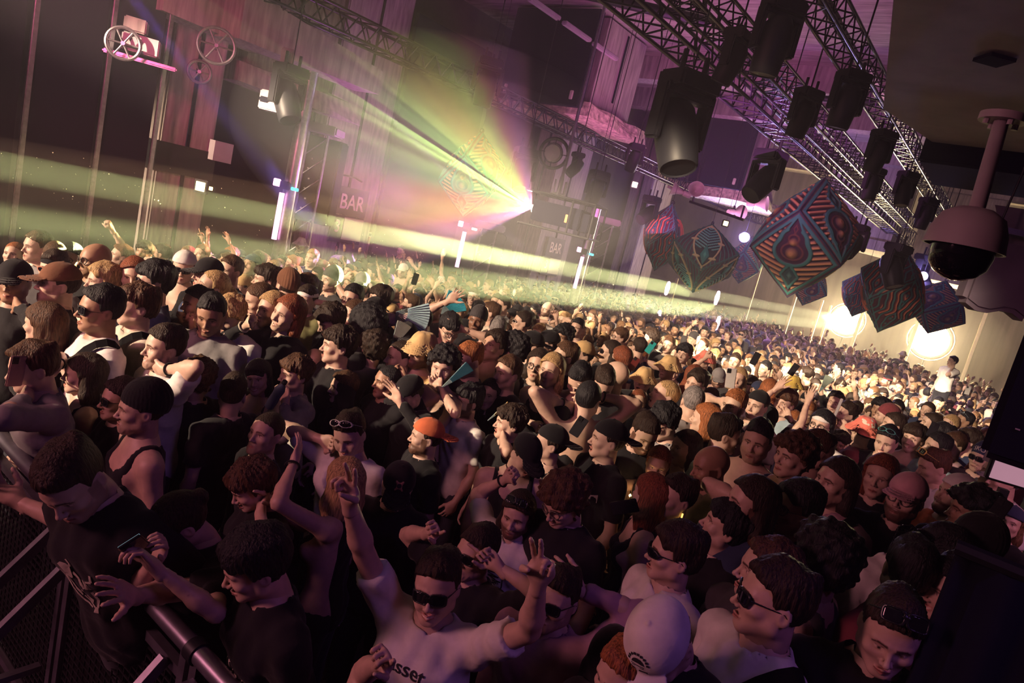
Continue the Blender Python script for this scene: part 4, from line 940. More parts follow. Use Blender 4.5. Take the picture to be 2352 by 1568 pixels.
# ------------------------------------------------------------------ painted hanging lanterns
def paint_mat():
    m, N, L = new_mat('painted_fabric'); b = N['Principled BSDF']; b.inputs['Roughness'].default_value = .75
    a = N.new('ShaderNodeVertexColor'); a.layer_name = 'tint'; L.new(a.outputs[0], b.inputs['Base Color']); return m
PAINT = paint_mat()
def paint(kind, S, T):
    """colour and relief of one kite face; S, T run along its edges from the tip"""
    x = (S-T)*.40; y = (S+T)*.5; e = np.minimum(np.minimum(S, T), np.minimum(1-S, 1-T)); A = np.abs(x)
    C = np.empty(x.shape + (3,)); H = np.zeros_like(x)
    teal, tan, mar, dk, bone, org = [np.array(c) for c in ((.045, .25, .22), (.62, .34, .16), (.085, .025, .035), (.010, .012, .030), (.55, .55, .28), (.70, .22, .11))]
    def put(m, c, h=None):
        nonlocal C, H
        m = np.clip(m, 0, 1); C = C*(1-m[..., None]) + c*m[..., None]
        if h is not None: H = H*(1-m) + h*m
    def band(d, t, s=.008): return np.clip((t - np.abs(d))/s + .5, 0, 1)
    C[:] = mar; n = np.sin(y*57+x*19)*np.sin(x*43+y*11)*.5+.5; C *= (1 + .5*n[..., None])
    if kind == 'rib':
        p = smin(np.hypot(x, y-.56)-.115, np.hypot(x, y-.70)-.070, .05); p = smin(p, A*1.5 + np.abs(y-.80)*.6 - .055, .03)
        dm = A*1.35 + np.abs(y-.285)*.62 - .062
        m = np.minimum(p, dm)
        q = y - A*.28; ph = np.mod(q/.058, 1); rib = np.clip((.60-ph)*9, 0, 1)*np.clip(ph*9, 0, 1)
        zone = np.clip((m-.050)/.006, 0, 1)*np.clip((e-.085)/.006, 0, 1)*np.clip((.80-y)/.02, 0, 1)*np.clip((A-.018)/.006, 0, 1)
        put(zone, dk*1.5 + mar*.25, -.012); put(zone*rib, tan*(.70+.65*np.clip(1-np.abs(ph-.3)*3, 0, 1)[..., None]), .030)
        put(np.clip((y-.80)/.01, 0, 1)*(m > .05)*band(np.sin(A*60+y*20), .3, .2), mar*2.2, .01)
        put(band(m-.032, .017), teal, .024); put((A < .020)*(y > .34)*(y < .46), teal, .024)
        put(1.*(p < .012), np.array((.045, .012, .05)), .0); put(band(p+.030, .008), np.array((.16, .05, .06)), .006); put(1.*(dm < .010), np.array((.02, .09, .10)), .004); put(np.clip(1.2-(A*1.3+np.abs(y-.285)*.6)/.030, 0, 1), np.array((.10, .30, .26)), .02)
        for yc, r in ((.545, .040), (.665, .027)): put(np.clip(1.35-np.hypot(x, (y-yc)*.8)/r, 0, 1), np.array((.50, .28, .12)), .035)
        put(band(e-.055, .022), teal, .020); put(np.clip((.022-e)/.008, 0, 1), dk*2)
    elif kind == 'flame':
        f = A + .030*np.sin(y*2*pi*2.3+.9) + .010*np.sin(y*2*pi*5.1); s_ = np.mod(f/.085, 1)
        put(band(s_-.25, .12, .06), teal*1.1, .014); put(band(s_-.5, .05, .05), dk)
        put(band(s_-.74, .10, .05)*(A < .20)*(y > .34)*(y < .86), org, .030); put(band(s_-.74, .035, .05)*(A < .20)*(y > .34)*(y < .86), org*1.4, .034)
        for k in range(8):
            vb = .10+k*.105; r = .020 if k % 2 else .032; d = np.hypot(x/.75, y-vb); put(np.clip(1.4-d/r, 0, 1), np.array((.02, .20, .20)), .022); put(np.clip(1-d/(r*.45), 0, 1), np.array((.14, .48, .40)), .03)
        put(band(e-.035, .012), teal, .012); put(np.clip((.012-e)/.006, 0, 1), dk)
    else:
        put(np.ones_like(x)*.75, np.array((.030, .050, .085))); put(band(np.sin(A*62-y*16+1.5*np.sin(y*9)), .32, .2), teal*.9, .012); put(band(np.sin(A*62-y*16+1.5*np.sin(y*9)-.9), .12, .1), np.array((.12, .05, .09)))
        arch = .175*np.sin(pi*np.clip((y-.06)/.86, 0, 1))**.8*(1-.25*y)                                   # outline of the pointed leaf
        reg = np.clip((arch-A)/.006, 0, 1); put(reg, np.array((.012, .030, .036)), -.008)
        ch = np.sin((y + A*.85)*2*pi/.062); put(reg*(ch > .1)*(y < .58), teal*1.35, .022); put(reg*(ch > .75)*(y < .58), np.array((.20, .55, .45)), .026)
        dd = A*1.5 + np.abs(y-.70)*.42; put(np.clip((.085-dd)/.01, 0, 1), np.array((.015, .24, .20)), .030); put(np.clip((.035-dd)/.02, 0, 1), np.array((.06, .46, .38)), .036)
        sp = .011 + .034*np.clip(np.cos((y-.42)*2*pi*3.1)-.90, 0, 1)/.10
        put(np.clip((sp-np.abs(A-arch))/.006+.5, 0, 1)*(y > .05), bone, .036)
        put(band(e-.02, .014), teal*.6, .02)
    return C, H
def lantern_mesh(kind, R, n, scallop=0):
    Vs = []; Cs = []; Qs = []; n0 = 0; zu = .335
    U = [np.array((R*cos(radians(a)), R*sin(radians(a)), -zu)) for a in (0, 120, 240)]; L_ = [np.array((R*cos(radians(a)), R*sin(radians(a)), -1+zu)) for a in (60, 180, 300)]
    top, bot = np.array((0, 0, 0.)), np.array((0, 0, -1.)); g = np.linspace(0, 1, n); S, T = np.meshgrid(g, g, indexing='ij')
    for k in range(3):
        for (A_, B_, C_, D_) in ((top, U[k], L_[k], U[(k+1) % 3]), (bot, L_[(k+1) % 3 if 0 else k], U[(k+1) % 3], L_[(k+1) % 3])):
            P = A_*((1-S)*(1-T))[..., None] + B_*(S*(1-T))[..., None] + D_*((1-S)*T)[..., None] + C_*(S*T)[..., None]
            nr = np.cross(B_-A_, D_-A_); nr /= np.linalg.norm(nr); ctr = (A_+B_+C_+D_)/4; flip = np.dot(nr, ctr-np.array((0, 0, -.5))) < 0
            if flip: nr = -nr
            Cc, H = paint(kind, S, T); sm = np.sin(pi*np.clip(S, 0, 1))*np.sin(pi*np.clip(T, 0, 1)); edge = np.minimum(np.minimum(S, T), np.minimum(1-S, 1-T))
            rad = P.copy(); rad[..., 2] = 0; rad /= np.maximum(np.linalg.norm(rad, axis=-1), 1e-6)[..., None]
            P = P + nr*(.040*sm + H*.55*np.clip(edge*14, 0, 1))[..., None] + rad*(.05*np.sin(pi*np.clip(-P[..., 2], 0, 1))*np.clip(np.linalg.norm(P[..., :2], axis=-1)/.12, 0, 1))[..., None]
            if scallop: P = P + rad*(.012*np.abs(np.sin((S+T)*pi*7))*np.clip(1-edge*30, 0, 1)*(np.linalg.norm(P[..., :2], axis=-1) > .1))[..., None]
            I = np.arange(n*n).reshape(n, n); q = np.stack([I[:-1, :-1], I[1:, :-1], I[1:, 1:], I[:-1, 1:]], -1).reshape(-1, 4)
            if flip: q = q[:, ::-1]
            Vs.append(P.reshape(-1, 3)); Cs.append(Cc.reshape(-1, 3)); Qs.append(q + n0); n0 += n*n
    return me_new('lantern_body', np.concatenate(Vs), np.concatenate(Qs), PAINT, True, np.concatenate(Cs))
LM = {}
def lantern(x0, y0, x1, y1, D, kind, R, turn, lab, n=56, scallop=0):
    top = at(x0, y0, D); bot = at(x1, y1, D); H = top[2]-bot[2]; k = (kind, R, n, scallop)
    if k not in LM: LM[k] = lantern_mesh(kind, R, n, scallop)
    e = empty('painted_lantern', (0, 0, 0), lab, 'lantern'); e.location = (top[0], top[1], top[2]); e.rotation_euler = (0, 0, atan2(-top[1], -top[0]) + radians(turn))
    o = bpy.data.objects.new('painted_body', LM[k]); COL.objects.link(o); o.parent = e; o.scale = (H, H, H)
    b = bmesh.new(); tube(b, (0, 0, -.01), (.0, 0, 8.6-top[2]), .006, 6); torus(b, (0, 0, 0), .05, .012, 'X', 14, 6); bm_obj('hanging_cord', b, BLKM, e, True); return e
# turn 0 points an upper corner of the solid at the camera, 60 a lower one
lantern(1896, 405, 1812, 685, 17.0, 'rib', .37, -14, 'largest painted lantern with tan ribs and teal outlines', 150)
lantern(1637, 513, 1592, 673, 17.5, 'thorn', .47, 62, 'green lantern painted with bone coloured thorns and chevrons', 120, 1)
lantern(1546, 465, 1502, 623, 19.8, 'flame', .27, 22, 'slender teal lantern with orange flame lines, left of the green one', 80)
lantern(2083, 565, 2030, 768, 19.0, 'flame', .33, 30, 'maroon lantern with orange flame lines under a moving head', 90)
lantern(2174, 643, 2128, 766, 24.0, 'rib', .47, 40, 'turquoise lit lantern with ribs, in front of the right blinding lamp', 80)
lantern(1108, 300, 1062, 500, 17.0, 'rib', .33, -20, 'lantern with pale ribs inside the coloured projector rays', 80)
lantern(1728, 545, 1698, 652, 30, 'rib', .38, -10, 'faint hazy lantern below the violet white lamp')
lantern(1875, 600, 1842, 702, 24, 'rib', .38, 20, 'pale blue lantern half hidden behind the largest lantern')
lantern(1992, 620, 1962, 730, 24.5, 'flame', .34, 25, 'faint flame pattern lantern in front of the left blinding lamp')
# ------------------------------------------------------------------ people
def oc_mat(name, rough, bump=0, bs=60, stretch=(1, 1, 1), tint=False, metal=0, spec=.5, namt=.35, sheen=0):
    """material whose base colour is the colour of the object that wears it"""
    m, N, L = new_mat(name); b = N['Principled BSDF']; b.inputs['Roughness'].default_value = rough; b.inputs['Metallic'].default_value = metal
    b.inputs['Specular IOR Level'].default_value = spec; b.inputs['Sheen Weight'].default_value = sheen
    oi = N.new('ShaderNodeObjectInfo'); src = oi.outputs['Color']
    if tint:
        a = N.new('ShaderNodeVertexColor'); a.layer_name = 'tint'; mx = N.new('ShaderNodeMix'); mx.data_type = 'RGBA'; mx.blend_type = 'MULTIPLY'; mx.inputs[0].default_value = 1
        L.new(src, mx.inputs[6]); L.new(a.outputs[0], mx.inputs[7]); src = mx.outputs[2]
    tc = N.new('ShaderNodeTexCoord'); mp = N.new('ShaderNodeMapping'); mp.inputs['Scale'].default_value = stretch; L.new(tc.outputs['Object'], mp.inputs[0])
    nz = N.new('ShaderNodeTexNoise'); nz.inputs['Scale'].default_value = bs; nz.inputs['Detail'].default_value = 4; L.new(mp.outputs[0], nz.inputs['Vector'])
    mr = N.new('ShaderNodeMapRange'); mr.inputs[1].default_value = .3; mr.inputs[2].default_value = .7; mr.inputs[3].default_value = 1-namt; mr.inputs[4].default_value = 1+namt; L.new(nz.outputs[0], mr.inputs[0])
    m2 = N.new('ShaderNodeVectorMath'); m2.operation = 'SCALE'; L.new(src, m2.inputs[0]); L.new(mr.outputs[0], m2.inputs['Scale']); L.new(m2.outputs[0], b.inputs['Base Color'])
    if bump:
        bp = N.new('ShaderNodeBump'); bp.inputs['Strength'].default_value = bump; bp.inputs['Distance'].default_value = .01; L.new(nz.outputs[0], bp.inputs['Height']); L.new(bp.outputs[0], b.inputs['Normal'])
    return m
SKIN = oc_mat('skin', .48, .12, 30, tint=True, namt=.08, spec=.45)
HAIRM = oc_mat('hair', .55, 1.0, 150, (1, 1, .15), namt=.65, spec=.3)
FAB = oc_mat('fabric', .85, .5, 16, namt=.12, spec=.2, sheen=.1); GLS = oc_mat('dark_lens', .07, spec=.8, namt=.02); FRM = oc_mat('glasses_frame', .3, namt=.02)
HARD = oc_mat('phone_body', .25, namt=.05); SCRN = mat('phone_screen', (.1, .1, .12), .2, emit=(.35, .6, .7), est=.5)
CC = dict(blk=(.012, .011, .014), dkb=(.028, .016, .011), brn=(.075, .035, .018), lbr=(.15, .075, .035), red=(.20, .055, .025), gng=(.30, .10, .035), bld=(.42, .27, .13), gry=(.20, .18, .18),
          wht=(.72, .68, .66), cream=(.62, .55, .46), grey=(.26, .24, .25), navy=(.03, .04, .09), org=(.62, .16, .07), coral=(.85, .22, .17), tan=(.62, .42, .20), pink=(.62, .34, .38), lblue=(.36, .48, .56), teal=(.08, .30, .30), maroon=(.18, .04, .05), olive=(.16, .15, .07), mauve=(.42, .24, .30), brown=(.16, .07, .04), sage=(.35, .42, .34), yel=(.75, .55, .12), char=(.055, .05, .055))
TONE = {'1': (.60, .40, .31), '2': (.50, .31, .22), '3': (.38, .22, .145), '4': (.22, .11, .07)}
REG = dict(a=(0, 500, 2.94), b=(700, 500, 2.94), c=(1440, 560, 4.611), d=(1850, 700, 4.611), e=(1000, 580, 4.611), f=(1440, 860, 4.611), g=(1850, 960, 4.2371), h=(560, 520, 4.611), i=(0, 900, 2.3475), j=(600, 900, 2.3475), k=(1300, 900, 2.2357), p=(0, 0, 1.))
def rp(r, x, y): ox, oy, s = REG[r]; return ox + x/s, oy + y/s
STY = ('buzz', 'short', 'fade', 'mop', 'curly', 'part', 'long', 'fringe', 'bun', 'pony', 'afro', 'wavy', 'bald')
def parse(opts):
    d = dict(hair='short', hc='dkb', top=('tee', 'blk'), mouth='shut', sk='1', pd=0, rl=0)
    for t in opts.split():
        k, _, v = t.partition(':')
        if t in STY: d['hair'] = t
        elif k in ('tee', 'tank', 'long', 'bra', 'open', 'hood') and v: d['top'] = (k, v)
        elif t == 'bare': d['top'] = None
        elif t in ('smile', 'laugh', 'openm'): d['mouth'] = {'openm': 'open'}.get(t, 'smile')
        elif k in ('cap', 'capb', 'bucket', 'beanie', 'band'): d['hat'] = (k, v)
        elif t == 'rise': d['rise'] = 1
        elif t in ('wayfarer', 'round', 'sport'): d['gl'] = t
        elif t in ('hsport', 'hway'): d['hgl'] = {'hsport': 'sport', 'hway': 'wayfarer'}[t]
        elif t == 'fem': d['fem'] = 1
        elif t == 'beard': d['beard'] = 1
        elif t == 'stub': d['beard'] = 2
        elif k in ('pd', 'rl', 'by', 'D', 'bulk', 'w', 'gc'): d[k] = float(v) if k != 'gc' else v
        elif k in ('sk', 'wb'): d[k] = v
        elif k == 'strap': d['strap'] = v
        elif v == '' and t in CC: d['hc'] = t
        else: raise ValueError('opt '+t)
    return d
def obc(name, me, parent, col):
    o = bpy.data.objects.new(name, me); COL.objects.link(o); o.color = (*col, 1)
    if parent is not None: o.parent = parent
    return o
def res_for(D):
    if D < 3.4: return dict(head=.0044, hair=.0055, body=.018, shirt=.015, hand=.0055)
    if D < 5.2: return dict(head=.0055, hair=.0070, body=.024, shirt=.020, hand=.0070)
    if D < 7.5: return dict(head=.0075, hair=.0090, body=.030, shirt=.026, hand=.0100)
    return dict(head=.0095, hair=.0115, body=.038, shirt=.034, hand=.0125)
def bake(V, R, hoff=(0, .012, -.128)):
    return ((V - np.array(hoff, F32)) @ R.T.astype(F32)) + HP.astype(F32)
def build_person(d, res, fy=0., arms=None, bake_head=True):
    """meshes of one person in local space: dict part name -> (mesh, colour)"""
    fem = d.get('fem', 0); bulk = d.get('bulk', 1.); spec = dict(fem=fem, bulk=bulk)
    if arms: spec.update(arms)
    J = make_joints(spec); R = rotm(fy, radians(d['pd']), radians(d['rl']))
    hd = head_mesh(d['mouth'], d.get('w', .95 if fem else 1.), fem, d.get('beard', 0), res['head'])
    V, Q, C = body_mesh(J, fem, bulk, hd, HP, R, res)
    sk = TONE[d['sk']]; out = [('body', me_new('person_body', V, Q, SKIN, True, C), sk)]
    seed = int(abs(d.get('seed', 0)))
    if d['top']:
        kind, c = d['top']; V, Q = shirt_mesh(J, fem, bulk, 'long' if kind == 'hood' else kind, res['shirt'], seed)
        out.append(({'tee': 't_shirt', 'tank': 'vest_top', 'long': 'long_sleeved_top', 'hood': 'hooded_top', 'bra': 'crop_top', 'open': 'open_shirt'}[kind], me_new('garment', V, Q, FAB), CC[c]))
    V, Q = trouser_mesh(); 
    if 'tr_me' not in HC: HC['tr_me'] = me_new('trousers', V, Q, FAB)
    out.append(('trousers', HC['tr_me'], (.02, .02, .028) if seed % 3 else (.05, .05, .07)))
    if d['hair'] != 'bald':
        V, Q = hair_mesh(d['hair'], res['hair'], seed)
        if d.get('hat') and d['hat'][0] in ('cap', 'capb', 'bucket', 'beanie'):
            q_ = V.copy(); lim = .034
            k = np.clip((q_[:, 2]-lim)/.02, 0, 1)[:, None]; c0 = np.array((0, .014, .034), F32); dv = q_ - c0; r = np.linalg.norm(dv / np.array((.080, .102, .092), F32), axis=1)[:, None]
            q_ = np.where(r > 1, q_*(1-k) + (c0 + dv/np.maximum(r, 1))*k, q_); V = q_
        out.append(('hair', me_new('hair', bake(V, R), Q, HAIRM), CC[d['hc']]))
    if d.get('hat'):
        k, c = d['hat']; V, Q = cap_mesh('cap' if k == 'capb' else k, .004 if res['head'] < .0055 else .007)
        if k == 'capb': V = V * np.array((-1, -1, 1), F32) + np.array((0, .02, 0), F32)
        out.append(({'cap': 'cap', 'capb': 'cap', 'bucket': 'bucket_hat', 'beanie': 'beanie', 'band': 'headband'}[k], me_new('hat', bake(V, R), Q, FAB), CC[c]))
    for key, up in (('gl', 0), ('hgl', 1)):
        g = d.get(key)
        if not g: continue
        M = rotm(0, radians(-38), 0) if up else np.eye(3)
        def tr(V): return bake((V @ M.T.astype(F32)) + np.array((0, -.012 if up else 0, .068 if up else 0), F32), R)
        h = .0028 if res['head'] < .0055 else .0045; fc = CC[d.get('gc', 'blk')] if d.get('gc') else (.01, .01, .012)
        V, Q = glass_mesh(g, 'frame', h); name = 'glasses' if g == 'round' else 'sunglasses'
        out.append((name, me_new(name, tr(V), Q, FRM), fc if g != 'round' else (.12, .10, .09)))
        if g != 'round':
            V, Q = glass_mesh(g, 'lens', h); out.append(('>lenses', me_new('lenses', tr(V), Q, GLS), (.006, .006, .01)))
    if d.get('strap'):
        b = bmesh.new(); J1 = J[1 if d['strap'] == 'l' else -1][0]; s = 1 if d['strap'] == 'l' else -1; n = 18; pr = None
        for k in range(n+1):
            t = k/n; a = -pi/2 + 2*pi*t; p = Vector((s*.10*sin(a*1)*1.0, -.155*cos(a), 1.26 + .22*sin(a+ (0))*1)) if 0 else Vector((s*(.02+.13*sin(a)), -.142*cos(a)*(1 if cos(a) > 0 else .9), 1.255 + .235*sin(a)))
            q = (b.verts.new(p + Vector((-.016*s, 0, .016))), b.verts.new(p + Vector((.016*s, 0, -.016))))
            if pr: b.faces.new((pr[0], q[0], q[1], pr[1]))
            pr = q
        me = bpy.data.meshes.new('strap'); bmesh.ops.solidify(b, geom=b.faces[:], thickness=.004); b.to_mesh(me); b.free(); me.materials.append(FAB); out.append(('strap', me, CC['blk']))
    return out, J
def place(parts, P, rz, s, label, fz, group=None, cat='person'):
    e = empty('person', (P[0], P[1], fz), label, cat, rz, group); e.scale = (s, s, s); last = None
    for name, me, col in parts:
        if name.startswith('>'): obc(name[1:], me, last, col); continue
        last = obc(name, me, e, col)
    return e
HEADS = []      # (pixel x, pixel y, distance, ground x, ground y) of everyone placed
PEOPLE = {}; HLAB = []
def E(reg, x, y, f, opts, label, hands=(), key=None):
    d = parse(opts); d['seed'] = len(HEADS)*7+3; X, Y = rp(reg, x, y)
    dr = ray(X, Y)
    def hz(D): p = CAMP + dr*D; fz = floor_z(p[0], p[1]); return (p[2]-fz)/1.62
    Dp = min(np.linspace(1.6, 30, 900), key=lambda D: abs(hz(D)-1)); D = d.get('D', Dp)
    lo_, hi_ = (.90, 1.13) if not d.get('rise') else (0, 9)
    if hz(D) > hi_: D = min(np.linspace(1.6, 30, 900), key=lambda q: abs(hz(q)-hi_))
    if hz(D) < lo_: D = min(np.linspace(1.6, 30, 900), key=lambda q: abs(hz(q)-lo_))
    P = CAMP + dr*D; s = hz(D)
    c = atan2(-P[1], -P[0]); face = c - radians(f); byaw = d.get('by')
    stage = radians(-90)
    if byaw is None:
        df = (face - stage + pi) % (2*pi) - pi; lim = radians(48); body = face - max(-lim, min(lim, df*.45))
    else: body = c - radians(byaw)
    rz = body + pi/2; fy = face - body; fy = (fy + pi) % (2*pi) - pi
    fz = floor_z(P[0], P[1]); gy = P[1]; tilt = 0.
    if d.get('rise'):
        s = 1.; h0 = P[2] - 1.62 - fz; rb = bm_obj('riser', bx(bmesh.new(), (0, 0, h0/2), (.9, .9, h0), bev=.02), BLKM); rb.location = (P[0], P[1], fz); tag(rb, 'black riser under the ' + ('bar worker' if X < 1500 else 'person in white t-shirt at far right'), 'platform'); fz = P[2] - 1.62
    if P[1] < 1.62 and P[0] < -.75: gy = 1.64; tilt = asin(min(.42, (gy-P[1])/(1.60*s)))       # leans over the barrier
    M4 = Matrix.Translation((P[0], gy, fz)) @ Matrix.Rotation(tilt, 4, 'X') @ Matrix.Rotation(rz, 4, 'Z') @ Matrix.Scale(s, 4); Mi = M4.inverted()
    arms = {}; loc = []
    for h in hands:
        hx, hy, g, dd = h[:4]; r2 = h[4] if len(h) > 4 else reg
        T = at_y(*rp(r2, hx, hy), float(dd[1:])) if isinstance(dd, str) else at(*rp(r2, hx, hy), D + dd); loc.append((np.array(Mi @ Vector(T)), g))
    loc.sort(key=lambda q: q[0][0])
    for i, (T, g) in enumerate(loc):
        sd = 'R' if (len(loc) == 2 and i == 0) or (len(loc) == 1 and T[0] < .0) else 'L'
        S = np.array([(.18 if sd == 'L' else -.18), .012, 1.40]); v = T - S; L = np.linalg.norm(v); T2 = S + v*max(.1, (L-.08)/L)
        arms[sd] = (T2, g)
    parts, J = build_person(d, res_for(D), fy, arms)
    HLAB.append(label); e = place(parts, P, rz, s, label, fz); e.location[1] = gy; e.rotation_euler = (Matrix.Rotation(tilt, 3, 'X') @ Matrix.Rotation(rz, 3, 'Z')).to_euler(); HEADS.append((X, Y, D, P[0], gy))
    if d.get('wb'):
        for sd in (1, -1):
            S, Eb, Wr, g, _ = J[sd]
            if g == 'relax' and 'LR'[sd < 0] not in arms: continue
            ax = Vector(Wr-Eb).normalized(); b = torus(bmesh.new(), Vector(Wr) - ax*.035, .034, .0055, 'Z', 20, 6, ax.to_track_quat('Z', 'Y').to_matrix()); o = bm_obj('wristband', b, FAB, e, True); o.color = (*CC[d['wb']], 1)
    if key: PEOPLE[key] = (e, J, M4, d, fy, D)
    return e
E('i', 480, 240, 35, 'fade dkb stub pd:22 D:2.8 tee:blk', 'person in black t-shirt with white skull print leaning on the barrier', [(60, 590, 'relax', 'y1.05'), (690, 955, 'relax', 'y1.20')], 'skull')
E('i', 1080, 620, 75, 'bun dkb fem pd:32 D:2.9 tee:blk', 'person with braided bun looking down at a phone over the barrier', [(820, 900, 'hold', 'y1.12'), (760, 930, 'hold', 'y1.02')], 'braid')
E('i', 1450, 870, 78, 'part blk pd:14 D:2.5 tee:blk', 'person in black lettered t-shirt holding one arm out over the barrier', [(560, 1110, 'open', 'y.95')], 'letters')
E('a', 960, 1290, 82, 'beanie:blk short D:3.7 tank:blk stub', 'person in profile with a loose black beanie and black vest')
E('a', 1560, 1190, 190, 'fade dkb D:4.3 tee:blk', 'person seen from behind with shaved neck and plain black t-shirt')
E('i', 1440, 480, 70, 'mop brn pd:30 D:3.5 tee:blk', 'person holding both hands to tousled brown hair, above the black lettered t-shirt', [(1380, 630, 'relax', -.1), (1500, 590, 'open', -.05)])
E('a', 240, 960, 80, 'short brn D:4.1 long:grey', 'person in grey long sleeves filming with a phone at the far left', [(75, 1130, 'hold', -.05)], 'filmleft')
E('a', 570, 1060, 95, 'long dkb fem D:4.4 tank:blk wb:blk', 'person with long dark hair raising a ringed hand with a phone', [(350, 930, 'hold', 0)], 'ringhand')
E('a', 680, 625, 75, 'fade blk wayfarer D:4.6 tee:wht strap:l sk:3', 'person in white t-shirt with black crossbody strap and mirrored sunglasses')
E('a', 925, 600, 78, 'mop brn D:5.0 tee:cream strap:l', 'person with bowl haircut and cream top behind the white t-shirt with strap')
E('a', 1110, 880, 68, 'fade dkb stub smile D:4.4 tee:wht wb:blk', 'person smiling with a hand cupped at the ear and a black watch', [(1100, 960, 'relax', -.1)])
E('a', 1430, 640, 12, 'short blk pd:15 D:5.0 tee:grey bulk:1.12 sk:3', 'broad person in plain grey t-shirt with eyes lowered')
E('a', 1330, 585, 60, 'short blk D:5.7 tee:blk sk:3', 'person pouting with two fists at the chest behind the grey t-shirt', [(1290, 720, 'fist', -.15), (1210, 730, 'fist', -.1)])
E('a', 1600, 640, 40, 'mop bld pd:28 D:5.4 tee:wht', 'person with curly blond hair and white collar looking down')
E('a', 1925, 640, 45, 'long red fem smile D:5.1 long:blk rl:12 wb:cream', 'person with long auburn hair in black leather jacket grimacing, fist raised', [(1640, 700, 'fist', -.2)])
E('a', 1835, 625, 50, 'wavy bld fem D:5.5 tank:blk', 'blond person pressed behind the auburn haired person in leather')
E('a', 1785, 555, 70, 'bun brn fem D:5.9 tank:char pd:15', 'person with hair tied up in a vest, arms raised near the curly blond head', [(1700, 620, 'fist', -.1)])
E('a', 395, 450, 82, 'cap:brown short stub D:5.3 tee:blk', 'person in profile with rust brown cap and silver chain over black')
E('a', 360, 345, 25, 'sport band:blk short D:6.2 tee:char gc:org', 'person wearing big reddish ski goggles at the upper left')
E('a', 640, 290, 60, 'bald round D:6.4 tee:blk sk:3', 'bald person with thin framed glasses in profile, upper left')
E('a', 895, 395, 4, 'long red fem D:5.9 tank:maroon', 'person with wavy red hair looking straight at the camera')
E('a', 700, 435, 72, 'part bld D:5.9 tee:cream', 'person with slicked back blond hair in front of the bald person')
E('a', 1040, 435, 85, 'mop blk wayfarer D:5.5 tee:navy', 'person in navy t-shirt with long black fringe and sunglasses')
E('a', 1240, 330, 8, 'capb:wht short wayfarer pd:8 D:6.0 open:blk', 'person with white backwards cap and dark sunglasses, black shirt open', [(1130, 310, 'fist', .1)])
E('a', 1400, 385, 62, 'cap:blk short D:6.2 tee:navy', 'person in black baseball cap beside the white backwards cap')
E('a', 1405, 470, 72, 'pony bld fem D:5.9 tank:blk pd:-12', 'blond person with ponytail below the black baseball cap')
E('a', 1555, 360, 50, 'short brn smile D:6.6 tee:blk stub', 'smiling person in dark shirt right of the black baseball cap')
E('a', 1800, 425, 85, 'mop dkb beard D:6.3 tee:maroon', 'bearded person looking up left of the rust hood')
E('a', 1930, 460, 150, 'beanie:brown short D:6.2 hood:brown', 'person from behind in rust brown hooded top')
E('a', 2060, 480, 60, 'fade brn beard D:6.4 tee:blk', 'bearded person with short fair hair right of the rust hood')
E('a', 90, 430, 20, 'cap:blk short D:5.4 long:blk sk:3', 'dark dressed person in black cap with open hand at far left edge', [(60, 540, 'open', -.15)])
E('a', 250, 200, 60, 'short brn D:7.3 tee:grey', 'person in grey t-shirt under the light beams at upper left')
E('a', 360, 262, 185, 'buzz brn D:6.9 tee:grey', 'person with shaved head seen from behind, upper left')
E('a', 465, 275, 20, 'long blk fem round D:7.0 tee:blk', 'person with long black hair and round glasses at upper left')
E('a', 300, 720, 120, 'long brn fem D:4.8 tee:blk', 'person with long blurred hair turned away at the left')
E('a', 815, 1230, 70, 'short dkb wayfarer D:4.2 tee:blk', 'person with small blue mirrored glasses behind the black beanie')
E('a', 1330, 1090, 200, 'curly brn D:4.6 tee:blk', 'head of brown curls seen from behind, below the hand cupped at an ear')
E('a', 1760, 1080, 15, 'fringe blk fem smile D:5.0 tank:char rl:-10', 'person with blunt black fringe and wide smile')
E('a', 1990, 1060, 58, 'mop brn D:4.7 long:grey', 'person with moustache in grey blue shirt and tie holding a bottle', [(1860, 1210, 'hold', -.15)], 'moustache')
E('a', 2110, 985, 160, 'bald D:5.3 tee:blk', 'bald head from behind next to the moustache')
E('h', 1000, 1270, 76, 'mop dkb D:5.0 tee:blk', 'person in profile with thick wavy brown fringe and black t-shirt')
E('b', 260, 1150, 70, 'short brn openm D:5.0 tee:blk', 'person shouting with mouth wide open in profile')
E('j', 510, 215, 18, 'short dkb smile hsport gc:wht pd:18 rl:-10 D:3.8 open:wht', 'laughing person with white sports glasses on the head, pale and orange jacket', [(330, 240, 'fist', .05)], 'laugh')
E('b', 455, 880, 165, 'curly dkb D:5.4 tee:char', 'dark curly head from behind in patterned shirt, right of the wavy fringe')
E('b', 225, 690, 60, 'mop dkb pd:25 D:5.8 tee:blk', 'person with dark hair bowed forward behind the wavy fringe')
E('h', 1150, 770, 30, 'short blk round D:6.7 tee:mauve', 'person with round wire glasses and pursed lips')
E('h', 1440, 770, 80, 'mop dkb D:6.1 tee:blk stub', 'person with floppy dark hair right of the round wire glasses')
E('h', 1370, 920, 20, 'capb:blk short D:5.9 tee:blk', 'person with black backwards cap shielding the eyes with a hand', [(1240, 950, 'fist', -.1)])
E('h', 1170, 950, 55, 'long brn fem smile D:6.2 tee:blk', 'long haired person smiling left of the black backwards cap')
E('h', 1300, 1050, 150, 'afro blk D:5.5 tee:blk', 'round black afro below the black backwards cap')
E('h', 1850, 1000, 95, 'buzz blk D:5.9 bare sk:3', 'bare shouldered person with buzz cut right of the pale blue fan')
E('h', 1690, 1200, 170, 'capb:blk short D:5.5 tee:blk', 'person in black cap from behind holding up the pale blue fan', [(1605, 890, 'fist', .1)], 'fanholder')
